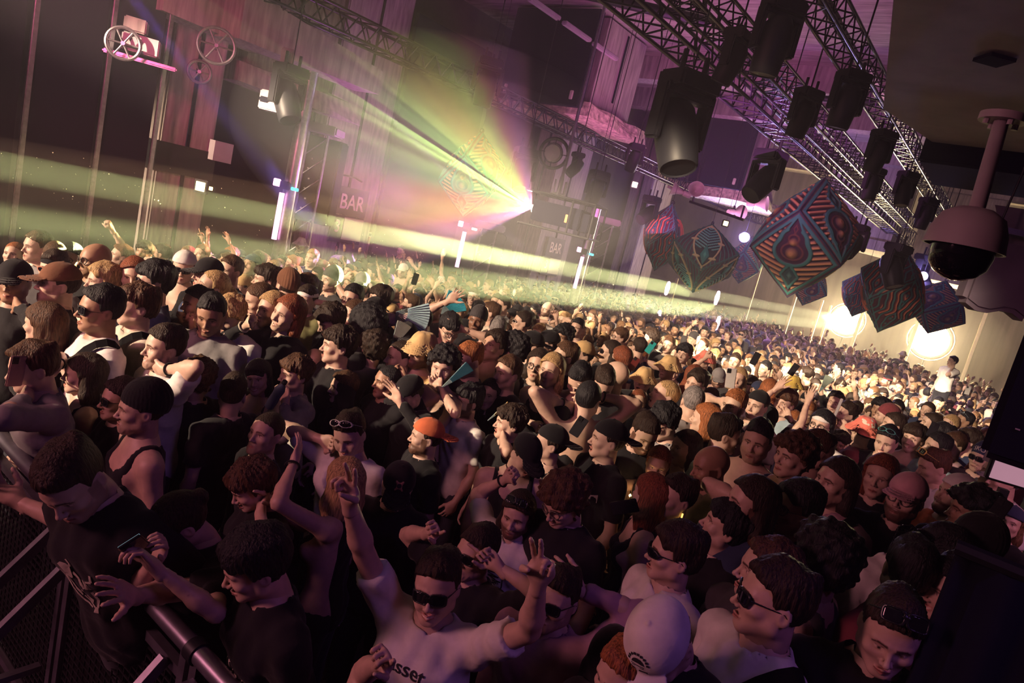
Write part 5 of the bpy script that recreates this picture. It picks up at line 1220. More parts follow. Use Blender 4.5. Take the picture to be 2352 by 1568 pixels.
E('e', 130, 790, -18, 'mop blk round openm pd:18 D:5.8 bare', 'shirtless person with wire glasses raising both arms, horns sign', [(1005, 505, 'open', .1, 'b'), (290, 720, 'horns', -.15)])
E('h', 1880, 1310, 38, 'bucket:tan short wayfarer beard D:5.2 open:tan', 'person with patterned tan bucket hat, dark sunglasses and beard')
E('b', 640, 945, 62, 'buzz dkb openm D:5.2 tee:blk', 'person with buzz cut beside the patterned bucket hat')
E('b', 560, 1110, 60, 'buzz blk sk:3 D:4.9 tee:blk wb:blk', 'dark haired person in shadow raising a clenched fist', [(690, 1000, 'fist', 0)])
E('b', 930, 1010, 8, 'curly blk fem smile D:5.0 tank:char', 'person with dark curls smiling broadly beside a folded blue fan', [(860, 1090, 'fist', -.15)], 'curlfan')
E('b', 1130, 960, 55, 'fade gng pd:12 D:5.4 tee:blk stub', 'person with short ginger hair looking down')
E('e', 590, 1000, 42, 'part dkb pd:-14 D:5.6 bare sk:2', 'shirtless person with swept hair and closed eyes')
E('e', 760, 1280, 48, 'short brn smile D:5.3 tee:blk', 'smiling person with short brown hair in black crew neck at the centre')
E('e', 815, 1040, 115, 'curly blk D:5.9 tee:char', 'mass of dark curls from behind right of the swept hair')
E('b', 760, 1170, 55, 'cap:blk short pd:28 D:4.8 long:blk', 'person in black cap with small white logo stretching out an open hand', [(600, 1200, 'open', -.35)], 'logocap')
E('e', 1010, 990, 72, 'capb:blk short smile D:6.5 tee:char', 'person with black backwards cap right of the mass of dark curls')
E('e', 1185, 970, 68, 'cap:blk short beard D:6.4 tee:grey', 'person with black cap with round badge and short beard')
E('e', 1345, 900, 28, 'curly blk beard D:6.8 tee:lblue sk:3', 'person with black curls and beard in pale t-shirt')
E('e', 920, 740, 80, 'fade dkb sport gc:wht D:6.8 tee:blk', 'person in profile with white framed sports sunglasses, black t-shirt')
E('e', 1365, 730, 35, 'short bld openm D:7.3 tee:wht wb:wht', 'fair person in pale t-shirt with parted lips and white wristband', [(1245, 700, 'relax', -.15)])
E('e', 1080, 1190, 12, 'long dkb fem round D:5.9 tee:char', 'person with long dark hair and glasses beside the blond bob')
E('e', 1225, 1250, 22, 'long bld fem D:5.6 tank:blk', 'person with straight blond bob looking sideways')
E('e', 1550, 1090, 65, 'capb:tan short D:6.0 tee:blk wb:blk', 'person in tan cap with raised fist and wrist strap', [(1575, 920, 'fist', 0)])
E('e', 1375, 1110, 70, 'short brn D:6.2 tee:blk', 'person with short brown hair between the blond bob and the raised fist')
E('b', 1880, 1060, 15, 'short blk pd:35 D:5.4 bare', 'shirtless person bowing the head among raised palms')
E('b', 2005, 1095, -10, 'fade dkb pd:28 beard smile D:5.5 tee:blk', 'bearded person grinning downward left of the bald head')
E('b', 2090, 1075, 110, 'bald D:5.7 tee:blk', 'bald person turned left beside the grinning beard')
E('b', 1900, 1225, 195, 'buzz blk D:4.9 bare wb:blk', 'shirtless person from behind with shaved head and palms at the face', [(1785, 1190, 'open', 0), (1975, 1120, 'open', .1)])
E('b', 1100, 1240, 60, 'mop blk beard D:5.0 tee:wht', 'person with dark beard and white t-shirt in profile, dark strap', [], 'whitestrap')
E('b', 1245, 1190, 18, 'bun blk fem D:5.3 tee:blk', 'dark haired person in black right of the beard and white t-shirt')
E('j', 1340, 170, 72, 'mop dkb openm D:4.7 tee:blk', 'person in profile calling out with a hand beside the mouth', [(1275, 200, 'open', -.1)])
E('j', 890, 245, 82, 'capb:org short beard D:4.5 tee:blk', 'bearded person with orange backwards cap')
E('j', 735, 480, -4, 'cap:blk short pd:20 D:3.5 long:blk', 'person with black cap bearing a tan leather patch, face lowered', [], 'patchcap')
E('j', 440, 490, 155, 'long bld fem D:3.3 tank:blk wb:blk', 'blond person from behind raising a tattooed arm high', [(150, 290, 'open', 0)])
E('j', 960, 1050, 8, 'short dkb wayfarer smile D:2.55 tee:wht bulk:1.1 rl:-6', 'smiling person in white printed t-shirt and dark sunglasses, both arms raised, front', [(425, 450, 'peace', -.30), (1560, 950, 'peace', -.42)], 'front')
E('j', 1160, 865, 38, 'short dkb wayfarer stub D:3.0 tee:blk', 'person in sunglasses pointing one finger, behind the front person', [(1290, 860, 'point', -.15), (880, 680, 'point', .05)])
E('j', 1385, 650, 12, 'long dkb beard hway pd:8 D:3.5 tee:wht wb:blk', 'long haired bearded person in pale printed t-shirt with bent raised arm', [(1350, 400, 'fist', .15)], 'longhair')
E('j', 1400, 310, -35, 'cap:blk short pd:24 D:4.1 tank:blk', 'person in black cap looking down, above the bent raised arm')
E('j', 1560, 280, 85, 'capb:blk short fem D:4.4 tank:char', 'person with black cap and choker turned away')
E('j', 1680, 560, 35, 'curly brn round smile pd:28 D:3.4 tee:blk', 'person with curly brown hair and round glasses smiling down')
E('k', 215, 250, 75, 'capb:blk short openm D:4.4 tee:blk', 'person with black backwards cap and parted lips, black t-shirt with white tag', [], 'tagshirt')
E('k', 385, 185, -28, 'short dkb beard smile pd:24 D:4.8 tee:blk', 'bearded person smiling downward beside the black backwards cap')
E('b', 1690, 1390, 12, 'beanie:blk bun fem D:4.9 tee:blk', 'person in black lettered beanie holding a fist up', [(1570, 1340, 'fist', -.05)])
E('k', 470, 365, -2, 'bun red fem D:4.7 tank:blk pd:8', 'red haired person lit by a string of warm fairy lights at the neck', [], 'fairy')
E('k', 610, 290, 50, 'long dkb fem D:5.0 tank:char', 'person with very long straight dark hair beside the fairy lights')
E('k', 535, 150, 50, 'mop blk sport pd:24 D:5.2 tee:grey', 'person with thick black hair and dark sports glasses looking down')
E('k', 715, 145, 100, 'long gng fem D:5.8 tee:blk', 'person with straight copper hair seen from the side')
E('f', 370, 220, 70, 'buzz bld openm pd:-10 D:6.0 tank:blk', 'fair person with buzz cut in profile, mouth open')
E('f', 680, 290, 165, 'buzz gry D:5.9 tee:grey', 'greying shaved head from behind')
E('f', 1130, 340, 32, 'fade gng beard D:5.5 tank:blk', 'person with very long red beard in black sleeveless top, hands up', [(1050, 190, 'open', .1)])
E('f', 1375, 330, 25, 'capb:blk short smile D:5.9 tee:cream', 'person with black backwards cap behind the long red beard')
E('f', 1490, 170, 180, 'wavy gng D:6.2 tee:wht', 'person from behind with ginger waves and white t-shirt with lettering', [], 'backletters')
E('f', 1670, 310, 28, 'mop brn smile D:5.5 tee:lblue', 'person in pale blue t-shirt smiling behind a raised horns hand', [(1690, 390, 'horns', -.25)])
E('f', 2055, 540, 18, 'long blk band:wht round smile D:5.2 tee:wht', 'person with long black hair, white headband and glasses smiling')
E('f', 1380, 700, 10, 'fade blk stub pd:6 D:4.6 bare bulk:1.08', 'shirtless person with short dark hair facing the camera in violet haze')
E('f', 1030, 640, -110, 'short dkb D:5.1 tee:lblue', 'person in blue t-shirt turned away right, left of the shirtless person')
E('f', 1760, 880, 40, 'curly brn D:4.2 tank:navy', 'person with high curly brown hair in navy vest', [])
E('f', 2020, 810, -120, 'short brn D:4.4 bare', 'bare shouldered person turned away, right of the navy vest')
E('k', 565, 545, 55, 'short dkb D:3.9 tank:blk', 'person with long yellow glowing earring', [], 'earring')
E('k', 430, 535, 125, 'long red fem D:3.9 tank:blk', 'long reddish hair seen from behind left of the glowing earring')
E('k', 790, 690, 80, 'mop blk pd:-12 D:3.6 tee:blk', 'person in profile looking up with an ear plug, black t-shirt')
E('k', 560, 840, 72, 'part dkb sport D:3.1 tee:wht', 'person with wraparound sunglasses and necklace on white t-shirt', [], 'necklace')
E('k', 600, 1150, 12, 'cap:wht short D:2.4 pd:52 rl:-8 tee:blk', 'pale baseball cap with dark emblem seen from above, bottom right of centre', [], 'palecap')
E('k', 335, 1450, 38, 'short gng pd:10 D:2.4 tee:blk', 'face with ginger hair cropped by the bottom edge')
E('k', 1070, 1080, 70, 'short dkb wayfarer D:2.6 tee:wht strap:l', 'person in pale t-shirt with shield sunglasses and black strap at the bottom')
E('k', 1660, 1190, -12, 'short dkb hway pd:16 D:2.8 tee:blk', 'person in dark t-shirt with glasses pushed up, lower right')
E('k', 2030, 1020, 48, 'short blk smile pd:10 D:3.0 tee:grey', 'dim lit person in grey t-shirt at the right edge')
E('k', 950, 580, 62, 'long dkb beard D:3.6 tee:navy', 'person with long dark hair and blue lettered t-shirt', [], 'blueletters')
E('k', 1180, 605, 48, 'part blk round D:3.8 tee:blk', 'person with high forehead and round glasses, black zip top', [(985, 540, 'relax', -.05)])
E('k', 1385, 465, 38, 'long dkb stub D:4.2 tee:mauve strap:l', 'person with chin length dark hair and mauve t-shirt with strap')
E('k', 1610, 435, 8, 'long red fem D:4.5 long:blk', 'person with long black and magenta hair gazing up')
E('k', 1740, 545, 15, 'cap:pink short round beard pd:-2 D:4.2 tee:blk', 'person with pink cap, black glasses and moustache')
E('g', 1450, 760, 48, 'capb:wht short beard smile pd:-6 D:4.7 tee:org', 'laughing bearded person in orange t-shirt with pale backwards cap')
E('g', 1310, 480, 62, 'short brn hway gc:yel pd:18 D:5.2 tee:wht', 'person in pale t-shirt with yellow sunglasses on the head')
E('g', 1280, 290, 62, 'short blk stub D:5.7 tee:lblue', 'dark haired person in pale blue t-shirt with glasses at the collar')
E('g', 1440, 270, 50, 'short brn D:6.1 tee:mauve', 'person in mauve t-shirt behind the yellow sunglasses')
E('g', 1050, 205, 20, 'mop dkb smile D:6.2 bare', 'smiling bare chested person with short fringe at right')
E('g', 800, 215, 12, 'short blk hsport gc:teal smile pd:14 D:5.6 tee:blk', 'smiling person with cyan sunglasses on black hair')
E('g', 1580, 225, 72, 'mop dkb D:6.4 tee:navy', 'person with heavy dark fringe near the flown speaker')
E('g', 1715, 395, 25, 'beanie:navy short wayfarer D:6.2 tee:char', 'person in lettered navy beanie and sunglasses holding up a phone', [(1815, 400, 'hold', -.1)], 'beaniephone')
E('g', 1965, 610, 62, 'cap:grey short D:5.3 tee:wht pd:8', 'person in grey cap and white t-shirt next to the right drape')
E('g', 1855, 545, 68, 'short brn D:5.7 tee:blk', 'dark shirted person between the navy beanie and the grey cap')
E('g', 1610, 930, 60, 'curly blk D:4.3 tee:char sk:3', 'dark curly head in front of the orange t-shirt')
E('k', 1800, 735, -80, 'mop blk pd:48 D:3.7 tee:wht', 'person bent forward in white printed t-shirt with black hair')
E('k', 2085, 800, 48, 'beanie:blk short D:3.6 tee:blk', 'person in black beanie smiling dimly at the right')
E('k', 1310, 870, 150, 'curly blk D:3.2 tank:char', 'big dark curly head with strap over bare shoulder')
E('k', 1745, 920, 165, 'short blk hway D:3.1 tee:maroon', 'head with reflective glasses pushed back, lower right of centre')
E('k', 1040, 935, 70, 'short brn D:3.0 tee:char', 'brown head just behind the shield sunglasses')
E('j', 1590, 1110, 20, 'short dkb wayfarer stub D:2.75 long:mauve', 'person in ribbed knit sweater and sunglasses with one hand high', [(1710, 950, 'relax', .0)])
E('p', 820, 1700, 60, 'short brn D:2.2 tee:blk', 'blurred hand pointing up at the bottom edge with its owner below the frame', [(900, 1470, 'point', .1, 'p')])
# further back, still singled out
E('c', 440, 1310, 35, 'bucket:tan short wayfarer tank:blk D:7.6', 'person with large yellow bucket hat and sunglasses, black choker')
E('c', 170, 1440, 18, 'bucket:tan short openm D:7.2 tee:blk', 'person with yellow bucket hat looking up, black t-shirt')
E('c', 820, 1230, 35, 'bucket:coral short D:8.4 tee:sage', 'person wearing a fluffy coral red bucket hat')
E('c', 1140, 1250, 15, 'fade dkb D:8.7 tee:wht stub', 'frowning person in white t-shirt right of the coral hat')
E('c', 600, 1170, 18, 'curly blk D:9.2 tee:navy', 'person with dark curls left of the coral hat')
E('c', 1180, 1430, 5, 'long bld fem smile D:7.6 tee:char', 'blond person smiling behind a white phone held high')
E('c', 730, 1490, 30, 'part dkb smile D:6.7 tee:blk', 'dark haired person frowning with bared teeth below the coral hat')
E('c', 690, 1420, 160, 'long red fem D:7.2 tee:brown', 'long copper hair from behind under the coral hat')
E('c', 440, 1075, 20, 'short brn D:9.6 tee:char', 'tall person with combed hair left of the raised bare arm')
E('c', 820, 930, 5, 'capb:blk curly stub D:11.5 tee:tan', 'person with black cap and tan shirt in the middle distance', [])
E('c', 690, 1010, 40, 'beanie:char short D:10.8 tee:char wb:blk', 'person in dark beanie raising a long bare arm with a wristband', [(725, 810, 'open', .1)])
E('c', 510, 915, 20, 'short blk beard D:11.5 tee:blk sk:3', 'dark bearded person left of the raised bare arm')
E('c', 1215, 960, 12, 'short brn wayfarer D:12 tee:char', 'person with sunglasses standing tall in the hazy middle crowd')
E('c', 780, 1075, 40, 'short brn smile pd:-20 D:10.2 tee:cream', 'person throwing the head back above the coral hat')
E('c', 1455, 1330, 35, 'short blk D:8.9 tee:char', 'person with trimmed black hair right of the frowning white t-shirt')
E('c', 1700, 1350, 60, 'short bld D:9 bare', 'bare shouldered fair person filming with a phone', [(1760, 1380, 'hold', -.15)])
E('c', 1890, 1380, 120, 'short dkb D:8.6 tee:grey', 'broad back in grey t-shirt with dark hair at right of centre')
E('c', 1750, 1500, 20, 'bucket:yel short beard D:7.8 tee:blk', 'bearded person with yellow green bucket hat')
E('c', 1820, 1030, 10, 'fade brn D:13 bare', 'shirtless person joining both hands overhead', [(1730, 980, 'open', .1), (1850, 975, 'open', .1)])
E('c', 250, 1000, 60, 'afro dkb D:9.8 tee:char', 'large dark cap of hair at the centre of the crowd, right of the leaning back')
E('d', 350, 670, 85, 'pony blk fem D:13 tank:maroon', 'person with black ponytail lifted above the crowd, arms folded out', [(460, 820, 'fist', -.1), (260, 770, 'relax', -.1)])
E('d', 1560, 600, 60, 'short blk D:19 tee:wht rise', 'person in white t-shirt standing on a riser holding a phone, far right', [(1550, 670, 'fist', -.1)])
E('d', 860, 810, 60, 'fade blk beard band:maroon D:13.5 bare', 'shirtless bearded person with red headband at right')
E('d', 990, 880, 15, 'buzz brn beard smile D:13 tee:cream', 'bearded person facing the camera right of the red headband')
E('d', 320, 1040, 15, 'short dkb hway D:9.5 tee:char', 'person with glasses on the head facing the camera, behind the white stick')
E('d', 420, 1160, 50, 'short dkb stub D:8.3 tank:blk', 'person holding up a small white stick', [(370, 1250, 'fist', -.2)], 'stick')
E('d', 600, 1330, 150, 'bucket:coral short D:7.2 tee:maroon', 'person from behind in orange and white floral bucket hat', [], 'floral')
E('d', 960, 1110, 20, 'short blk wayfarer smile D:9.5 tee:char', 'person with dark sunglasses smiling at right of centre')
E('d', 790, 1110, 25, 'curly blk D:9.4 tee:blk sk:3', 'dark curly haired person left of the dark sunglasses at right')
E('d', 850, 1190, 75, 'beanie:maroon short beard D:8.6 tee:blk', 'bearded person in tight reddish beanie in profile')
E('d', 930, 1280, 65, 'short dkb D:7.9 tee:blk', 'dark haired person in profile under the reddish beanie')
E('d', 1400, 1050, 10, 'short blk D:10.5 tee:char', 'person with square black hair in pink haze')
E('d', 1290, 1120, 20, 'long dkb fem D:10.2 tee:navy', 'long dark haired person left of the square black hair')
E('d', 1290, 940, 185, 'short blk D:11.2 tee:cream', 'round black head from behind in the pink haze')
E('d', 1530, 1270, 40, 'wavy bld D:8.0 tee:cream', 'pale blond curly head in pink light')
E('d', 1690, 1230, 65, 'short blk hsport gc:lblue D:8.4 tee:char sk:3', 'dark profile with blue glasses on the head in pink light')
E('d', 1330, 1260, 70, 'short dkb D:8.1 bare', 'person in profile filming with a black phone in pink light', [(1320, 1360, 'hold', -.1)])
E('d', 1440, 1390, 55, 'mop blk D:7.1 tee:blk', 'dark head below the black phone in pink light')
E('d', 1030, 530, 10, 'bucket:cream short beard D:20 tee:char', 'far person with wide pale hat below the white post')
E('h', 1240, 610, 5, 'cap:gry short sport gc:wht openm D:8.2 tank:navy', 'person with white framed glasses and open mouth, both arms raised', [(1110, 460, 'fist', 0), (1270, 480, 'fist', .1)])
E('h', 920, 570, 50, 'beanie:char short D:8.0 tee:char', 'person in dark cap and spotted shirt left of the white framed glasses')
E('h', 1680, 470, 15, 'cap:wht short stub D:10.5 bare', 'person with pale cap in orange light by the bar', [(1790, 350, 'relax', .1)])
E('h', 1870, 540, 60, 'short dkb D:9.2 tank:pink', 'person in orange light holding up a dark phone', [(1810, 580, 'hold', -.1)])
E('h', 700, 690, 70, 'fade brn D:7.6 tee:navy', 'person in blue t-shirt under the lower beam')
E('h', 720, 340, 30, 'short bld D:11 tee:navy', 'pale person standing in the lower green beam')
E('h', 600, 190, 10, 'bucket:wht short D:14 tee:char', 'far person with white hat in the light beams')
E('h', 660, 780, 30, 'band:wht short D:6.8 tee:olive', 'person in black and white bandana with a raised pointing hand', [(740, 700, 'fist', 0)])
E('h', 1660, 260, 20, 'short blk D:16.2 tee:blk rise', 'bar worker in black behind the hazy crowd at the cyan shelf')
E('e', 170, 290, 10, 'short brn D:13.2 tee:wht', 'person lit bright pink raising one glowing arm', [(75, -20, 'open', .05)])
E('e', 400, 470, 10, 'short brn band:wht round D:9.3 tee:char', 'person with pale headband and glasses behind the horns hand')
E('e', 640, 530, 15, 'fade brn D:9.3 tee:pink', 'square faced person beside a pink top in the middle crowd')
E('e', 560, 350, 70, 'short bld D:11.8 tee:blk', 'blond person in profile under the lower beam')
E('e', 1265, 490, 5, 'beanie:blk short wayfarer D:10.2 tee:cream', 'person with dark cap and sunglasses in the middle crowd')
E('e', 1180, 600, 40, 'bald round beard D:8.8 tank:navy', 'bald bearded person in dark vest facing down')
E('e', 1660, 680, 40, 'long brn openm D:9.0 tee:char', 'long haired person shouting at the middle right')
E('e', 1500, 800, 25, 'short blk D:8.6 tee:char wb:blk', 'person raising an arm with a black wristband, centre', [(1510, 690, 'point', 0)])
E('e', 1950, 900, 65, 'part brn round D:7.3 tee:cream', 'person with fringe and glasses in pale striped shirt')
E('e', 1850, 1060, 80, 'long dkb wayfarer D:6.7 tee:char', 'long haired person with sunglasses right of the raised fist')
E('e', 1960, 1130, 140, 'wavy red D:6.3 tee:maroon', 'wavy reddish hair from behind below the pale striped shirt')
E('e', 720, 560, 70, 'short dkb D:8.8 tee:grey', 'person in grey t-shirt turned left, middle crowd')
E('e', 440, 720, 15, 'beanie:char short D:7.6 hood:blk sk:4', 'person in dark hooded top with cap, face in shadow')
E('e', 590, 640, 100, 'short brn D:7.9 tee:cream', 'person with cropped brown hair right of the dark hood')
E('e', 640, 830, 170, 'fade gry D:6.9 tee:char', 'head with pale shaved sides seen from behind')
E('c', 120, 1100, 150, 'short dkb D:8.3 tee:navy wb:wht', 'person in navy top raising a teal phone, near the yellow bucket hats', [(175, 1170, 'hold', 0)])
# ------------------------------------------------------------------ the rest of the crowd
def ground_head(x, y): return floor_z(x, y) + 1.62
fr = random.Random(5); cand = []
taken = [(h[3], h[4]) for h in HEADS] + [(o.location[0], o.location[1]) for o in bpy.data.objects if o.type in ('EMPTY', 'MESH') and o.parent is None and o.name.split('.')[0] in ('speaker_tower', 'lighting_totem', 'bar_post', 'pale_post')]
taken += [(x_, y_) for x_ in (-12.4, -12.9) for y_ in (5.8, 6.2, 6.6)] + [(-13.5, 8.0 + .3*k) for k in range(14)]; hp = [(h[0], h[1], FOC*.125/h[2]) for h in HEADS]
for k in range(26000):
    y = fr.uniform(1.7, 31.5); x = fr.uniform(-13.0, .9)
    if x < -11.2 and y < 7.2: continue
    if y < 2.0 + .0*x: continue
    if x > -.1 - .0*y and y < 3.4: continue
    if x > .25 + .02*y: continue
    if any(abs(x-a) < .55 and abs(y-b_) < .55 and (x-a)**2 + (y-b_)**2 < (.52 if y > 17 else .44 if y > 8 else .43)**2 for a, b_ in taken): continue
    z = ground_head(x, y) + fr.gauss(0, .05); X, Y, D = px((x, y, z))
    if y < 1.75 or D < 1.8 or not (-60 < X < 2420 and 300 < Y < 1660): continue
    if Y < np.interp(X, (0, 300, 650, 1176, 1700, 2000, 2200, 2352), (585, 585, 600, 640, 735, 787, 838, 870)) - 8: continue
    hz = FOC*.125/D
    if D < 9.5 and any(((X-a)/(r+hz*.9))**2 + ((Y-b_)/(1.15*(r+hz*.9)))**2 < (.62 if D < 6 else .5) for a, b_, r in hp if abs(X-a) < 200): continue
    taken.append((x, y)); cand.append((D, x, y, z, X, Y))
    if D < 9.5: hp.append((X, Y, hz))
cand.sort()
N_IND = 300 - len(HEADS)
near = cand[:N_IND]; rest = cand[N_IND:]
print('crowd', len(HEADS), 'near fill', len(near), 'far', len(rest), 'near limit', near[-1][0] if near else None)
HS = ['short', 'fade', 'buzz', 'mop', 'curly', 'part', 'short', 'fade', 'long', 'wavy', 'bun', 'mop']
HN = dict(short='short', fade='cropped', buzz='buzz cut', mop='tousled', curly='curly', part='side parted', long='long', wavy='long wavy', bun='tied up', pony='ponytailed', fringe='fringed', bald='no', afro='round')
HCN = dict(blk='black', dkb='dark brown', brn='brown', lbr='light brown', red='auburn', gng='ginger', bld='blond', gry='grey')
TN = dict(blk='black', wht='white', cream='cream', grey='grey', navy='navy', tan='tan', lblue='pale blue', maroon='maroon', olive='olive', mauve='mauve', char='charcoal', sage='sage green', org='orange', teal='teal', pink='pink')
KN = dict(tee='t-shirt', tank='vest', long='long sleeved top', open='open shirt')
POSE = [None]*9 + [('R', (-.24, -.16, 1.86), 'fist'), ('L', (.26, -.14, 1.90), 'open'), ('R', (-.12, -.36, 1.60), 'hold'), ('L', (.30, -.10, 1.92), 'point'), ('B', (.20, -.20, 1.92), 'open'), ('R', (-.16, -.22, 1.50), 'fist'), ('L', (.1, -.34, 1.64), 'hold')]
PN = {None: 'arms down', 9: 'right fist raised', 10: 'left palm raised', 11: 'filming right handed', 12: 'left finger pointing up', 13: 'both arms raised', 14: 'fist at the chin', 15: 'filming left handed'}
TPL = {}
def template(key):
    """a person of a given build, hair, wear and pose; meshes are shared by everyone who looks the same"""
    if key in TPL: return TPL[key]
    hair, fem, mouth, top, pose, fyb, hat, gl, beard, rk = key
    arms = {}
    if pose is not None:
        sd, T, g = POSE[pose]; T = np.array(T)
        if sd == 'B': arms = {'L': (T, g), 'R': (T*np.array((-1, 1, 1)), g)}
        else: arms = {sd: (T, g)}
    d = dict(hair=hair, hc='dkb', top=(top, 'blk') if top else None, mouth=mouth, sk='1', pd=(0, 12, -8)[fyb % 3], rl=(0, 5, -5)[(fyb+1) % 3], fem=fem, beard=beard, seed=fyb)
    if hat: d['hat'] = (hat, 'blk')
    if gl: d['gl'] = gl
    res = dict(head=.0100, hair=.012, body=.036, shirt=.034, hand=.0125) if rk else res_for(7)
    TPL[key] = build_person(d, res, radians((-25, 0, 25)[fyb % 3]), arms)[0]; return TPL[key]
used = set(); ROWL = ['near the barrier', 'in the dim foreground', 'in the near crowd', 'in the middle crowd', 'in the hazy far crowd']
LMK = [(420, 430, 'left pillar'), (800, 480, 'first bar sign'), (1075, 540, 'pink tube stand'), (1270, 480, 'projector'), (1515, 545, 'slender teal lantern'), (1610, 595, 'green lantern'), (1855, 545, 'big painted lantern'), (1945, 735, 'left blinding lamp'), (2060, 680, 'maroon lantern'), (2137, 780, 'right blinding lamp'), (2250, 760, 'tall right post'), (90, 250, 'left edge batten')]
for i, (D, x, y, z, X, Y) in enumerate(near):
    fem = fr.random() < .28; hair = fr.choice(['long', 'wavy', 'bun', 'pony', 'long', 'fringe']) if fem else fr.choice(HS[:8] if fr.random() < .92 else ['long', 'bald'])
    hc = fr.choice(['blk', 'dkb', 'dkb', 'brn', 'brn', 'lbr', 'bld', 'red' if fem else 'gng']); tk = fr.choice(['tee', 'tee', 'tee', 'tee', 'long', 'tank']); tk = 'tank' if fem and fr.random() < .5 else tk
    tc_ = fr.choice(['blk']*7 + ['char', 'char', 'wht', 'cream', 'grey', 'navy', 'maroon', 'mauve', 'lblue', 'olive', 'sage']); bare = (not fem) and fr.random() < .10
    pose = fr.choice(range(len(POSE))); pose = pose if POSE[pose] else None
    if D < 6.5: pose = None
    hat = fr.choice([None]*10 + ['cap', 'capb', 'cap', 'beanie']) if hair not in ('bun', 'pony', 'curly') else None
    hatc = fr.choice(['blk', 'blk', 'grey', 'wht', 'tan', 'navy']); gl = fr.choice([None]*7 + ['wayfarer', 'round']); beard = 0 if fem else fr.choice([0, 0, 0, 1, 2]); sk = fr.choice('11112233')
    key = (hair, int(fem), fr.choice(['shut', 'shut', 'smile', 'open']), None if bare else tk, pose, fr.randrange(3), hat, gl, beard, int(D > 8))
    parts = template(key); c = atan2(-y, -x); stage = radians(-90)
    rz = stage + radians(fr.gauss(0, 26)) + pi/2 + (pi if fr.random() < .05 else 0); fz = floor_z(x, y); s = (z-fz)/1.62
    pts = []
    for n, me, col in parts:
        if n == 'body': col = TONE[sk]
        elif n == 'hair': col = CC[hc]
        elif n in ('t_shirt', 'vest_top', 'long_sleeved_top'): col = CC[tc_]
        elif n in ('cap', 'beanie'): col = CC[hatc]
        pts.append((n, me, col))
    lm = min(LMK, key=lambda q: abs(q[0]-X) + .3*abs(q[1]-Y))
    sex = ''
    look = (('bare chested ' if bare else '') + 'person with ' + (HN[hair] + ' ' + HCN[hc] + ' hair' if hair != 'bald' else 'shaved head'))
    if hat: look += ', %s %s' % (dict(blk='black', grey='grey', wht='white', tan='tan', navy='navy')[hatc], {'cap': 'cap', 'capb': 'backwards cap', 'beanie': 'beanie'}[hat])
    if not bare: look += ', ' + TN[tc_] + ' ' + KN[tk]
    if pose is not None: look += ', ' + PN[pose]
    row = ROWL[0 if D < 3.0 else 1 if D < 4.5 else 2 if D < 7 else 3 if D < 11 else 4]
    h = min(HEADS[:180], key=lambda q: (q[3]-x)**2 + (q[4]-y)**2); nb = HLAB[HEADS.index(h)].replace('person with ', '').replace('person in ', '').replace(' person', '').split(',')[0].split()
    rel = 'behind' if h[2] < D - .3 else 'in front of' if h[2] > D + .3 else ('right of' if X > h[0] else 'left of')
    parts_l = look.split(', '); opts_l = [parts_l + [rel + ' ' + ' '.join(nb)], parts_l + ['below the ' + lm[2]], parts_l[:1] + parts_l[-1:] + [rel + ' ' + ' '.join(nb)], parts_l[:1] + parts_l[-1:] + ['below the ' + lm[2]], parts_l[:1] + [rel + ' ' + ' '.join(nb[:6])], parts_l + [row], parts_l[:1] + parts_l[-1:] + [row]]
    lab = None
    for o_ in opts_l:
        t_ = ', '.join(o_)
        if len(t_.split()) <= 16 and t_ not in used: lab = t_; break
    if lab is None: lab = ' '.join(', '.join(opts_l[4]).split()[:16])
    used.add(lab)
    place(pts, (x, y, z), rz, s, lab, fz, 'dancers filling the crowd')
# everyone beyond the three hundred who show largest: one object
VV = []; QQ = []; CCs = []; n0 = 0; FT = []
for k in range(10):
    fem = k % 4 == 3; d = dict(hair=['short', 'mop', 'fade', 'long', 'curly', 'short', 'buzz', 'wavy', 'part', 'short'][k], fem=int(fem), seed=k)
    arms = {} if k not in (3, 7) else {'R': (np.array(POSE[9 + k//2][1])*np.array((-1 if POSE[9+k//2][1][0] > 0 else 1, 1, 1)), ['fist', 'open', 'point', 'hold', 'open'][k//2])}
    spec = dict(fem=int(fem), bulk=1.); spec.update(arms); J = make_joints(spec); R = rotm(radians((k % 3-1)*20), radians((k % 4)*5), 0)
    hd = head_mesh('shut', 1., int(fem), k % 2, .015); V, Q, C = body_mesh(J, int(fem), 1., hd, HP, R, dict(body=.06, hand=.023, legs=.08))
    S = shirt_mesh(J, int(fem), 1., 'tank' if fem else 'tee', .055, k); T = mesh_from(lambda P: smax(legs_field(P, ell(P, (0, .01, .93), (.168, .124, .14)), 0, .014), .08 - P[2], .01), (-.27, -.18, .03), (.27, .18, 1.08), .07); H = hair_mesh(d['hair'], .018, k)
    FT.append(((V, Q, C), S, T, (bake(H[0], R), H[1])))
for i, (D, x, y, z, X, Y) in enumerate(rest):
    (V, Q, C), S, T, H = FT[fr.randrange(10)]; rz = radians(fr.gauss(0, 28)); cz, sz = cos(rz), sin(rz); M = np.array(((cz, -sz, 0), (sz, cz, 0), (0, 0, 1)), F32); fz = floor_z(x, y); s = (z-fz)/1.62
    tone = np.array(TONE[fr.choice('11123')], F32); tcol = np.array(CC[fr.choice(['blk']*6 + ['char', 'wht', 'cream', 'grey', 'navy', 'maroon', 'mauve', 'lblue'])], F32); hcol = np.array(CC[fr.choice(['blk', 'dkb', 'brn', 'lbr', 'bld'])], F32)
    for (v, q), c in (((V, Q), C*tone), (S, tcol), (T, np.array((.02, .02, .03), F32)), (H, hcol)):
        VV.append((v*s) @ M.T + np.array((x, y, fz), F32)); QQ.append(q + n0); CCs.append(np.broadcast_to(c, v.shape).astype(F32)); n0 += len(v)
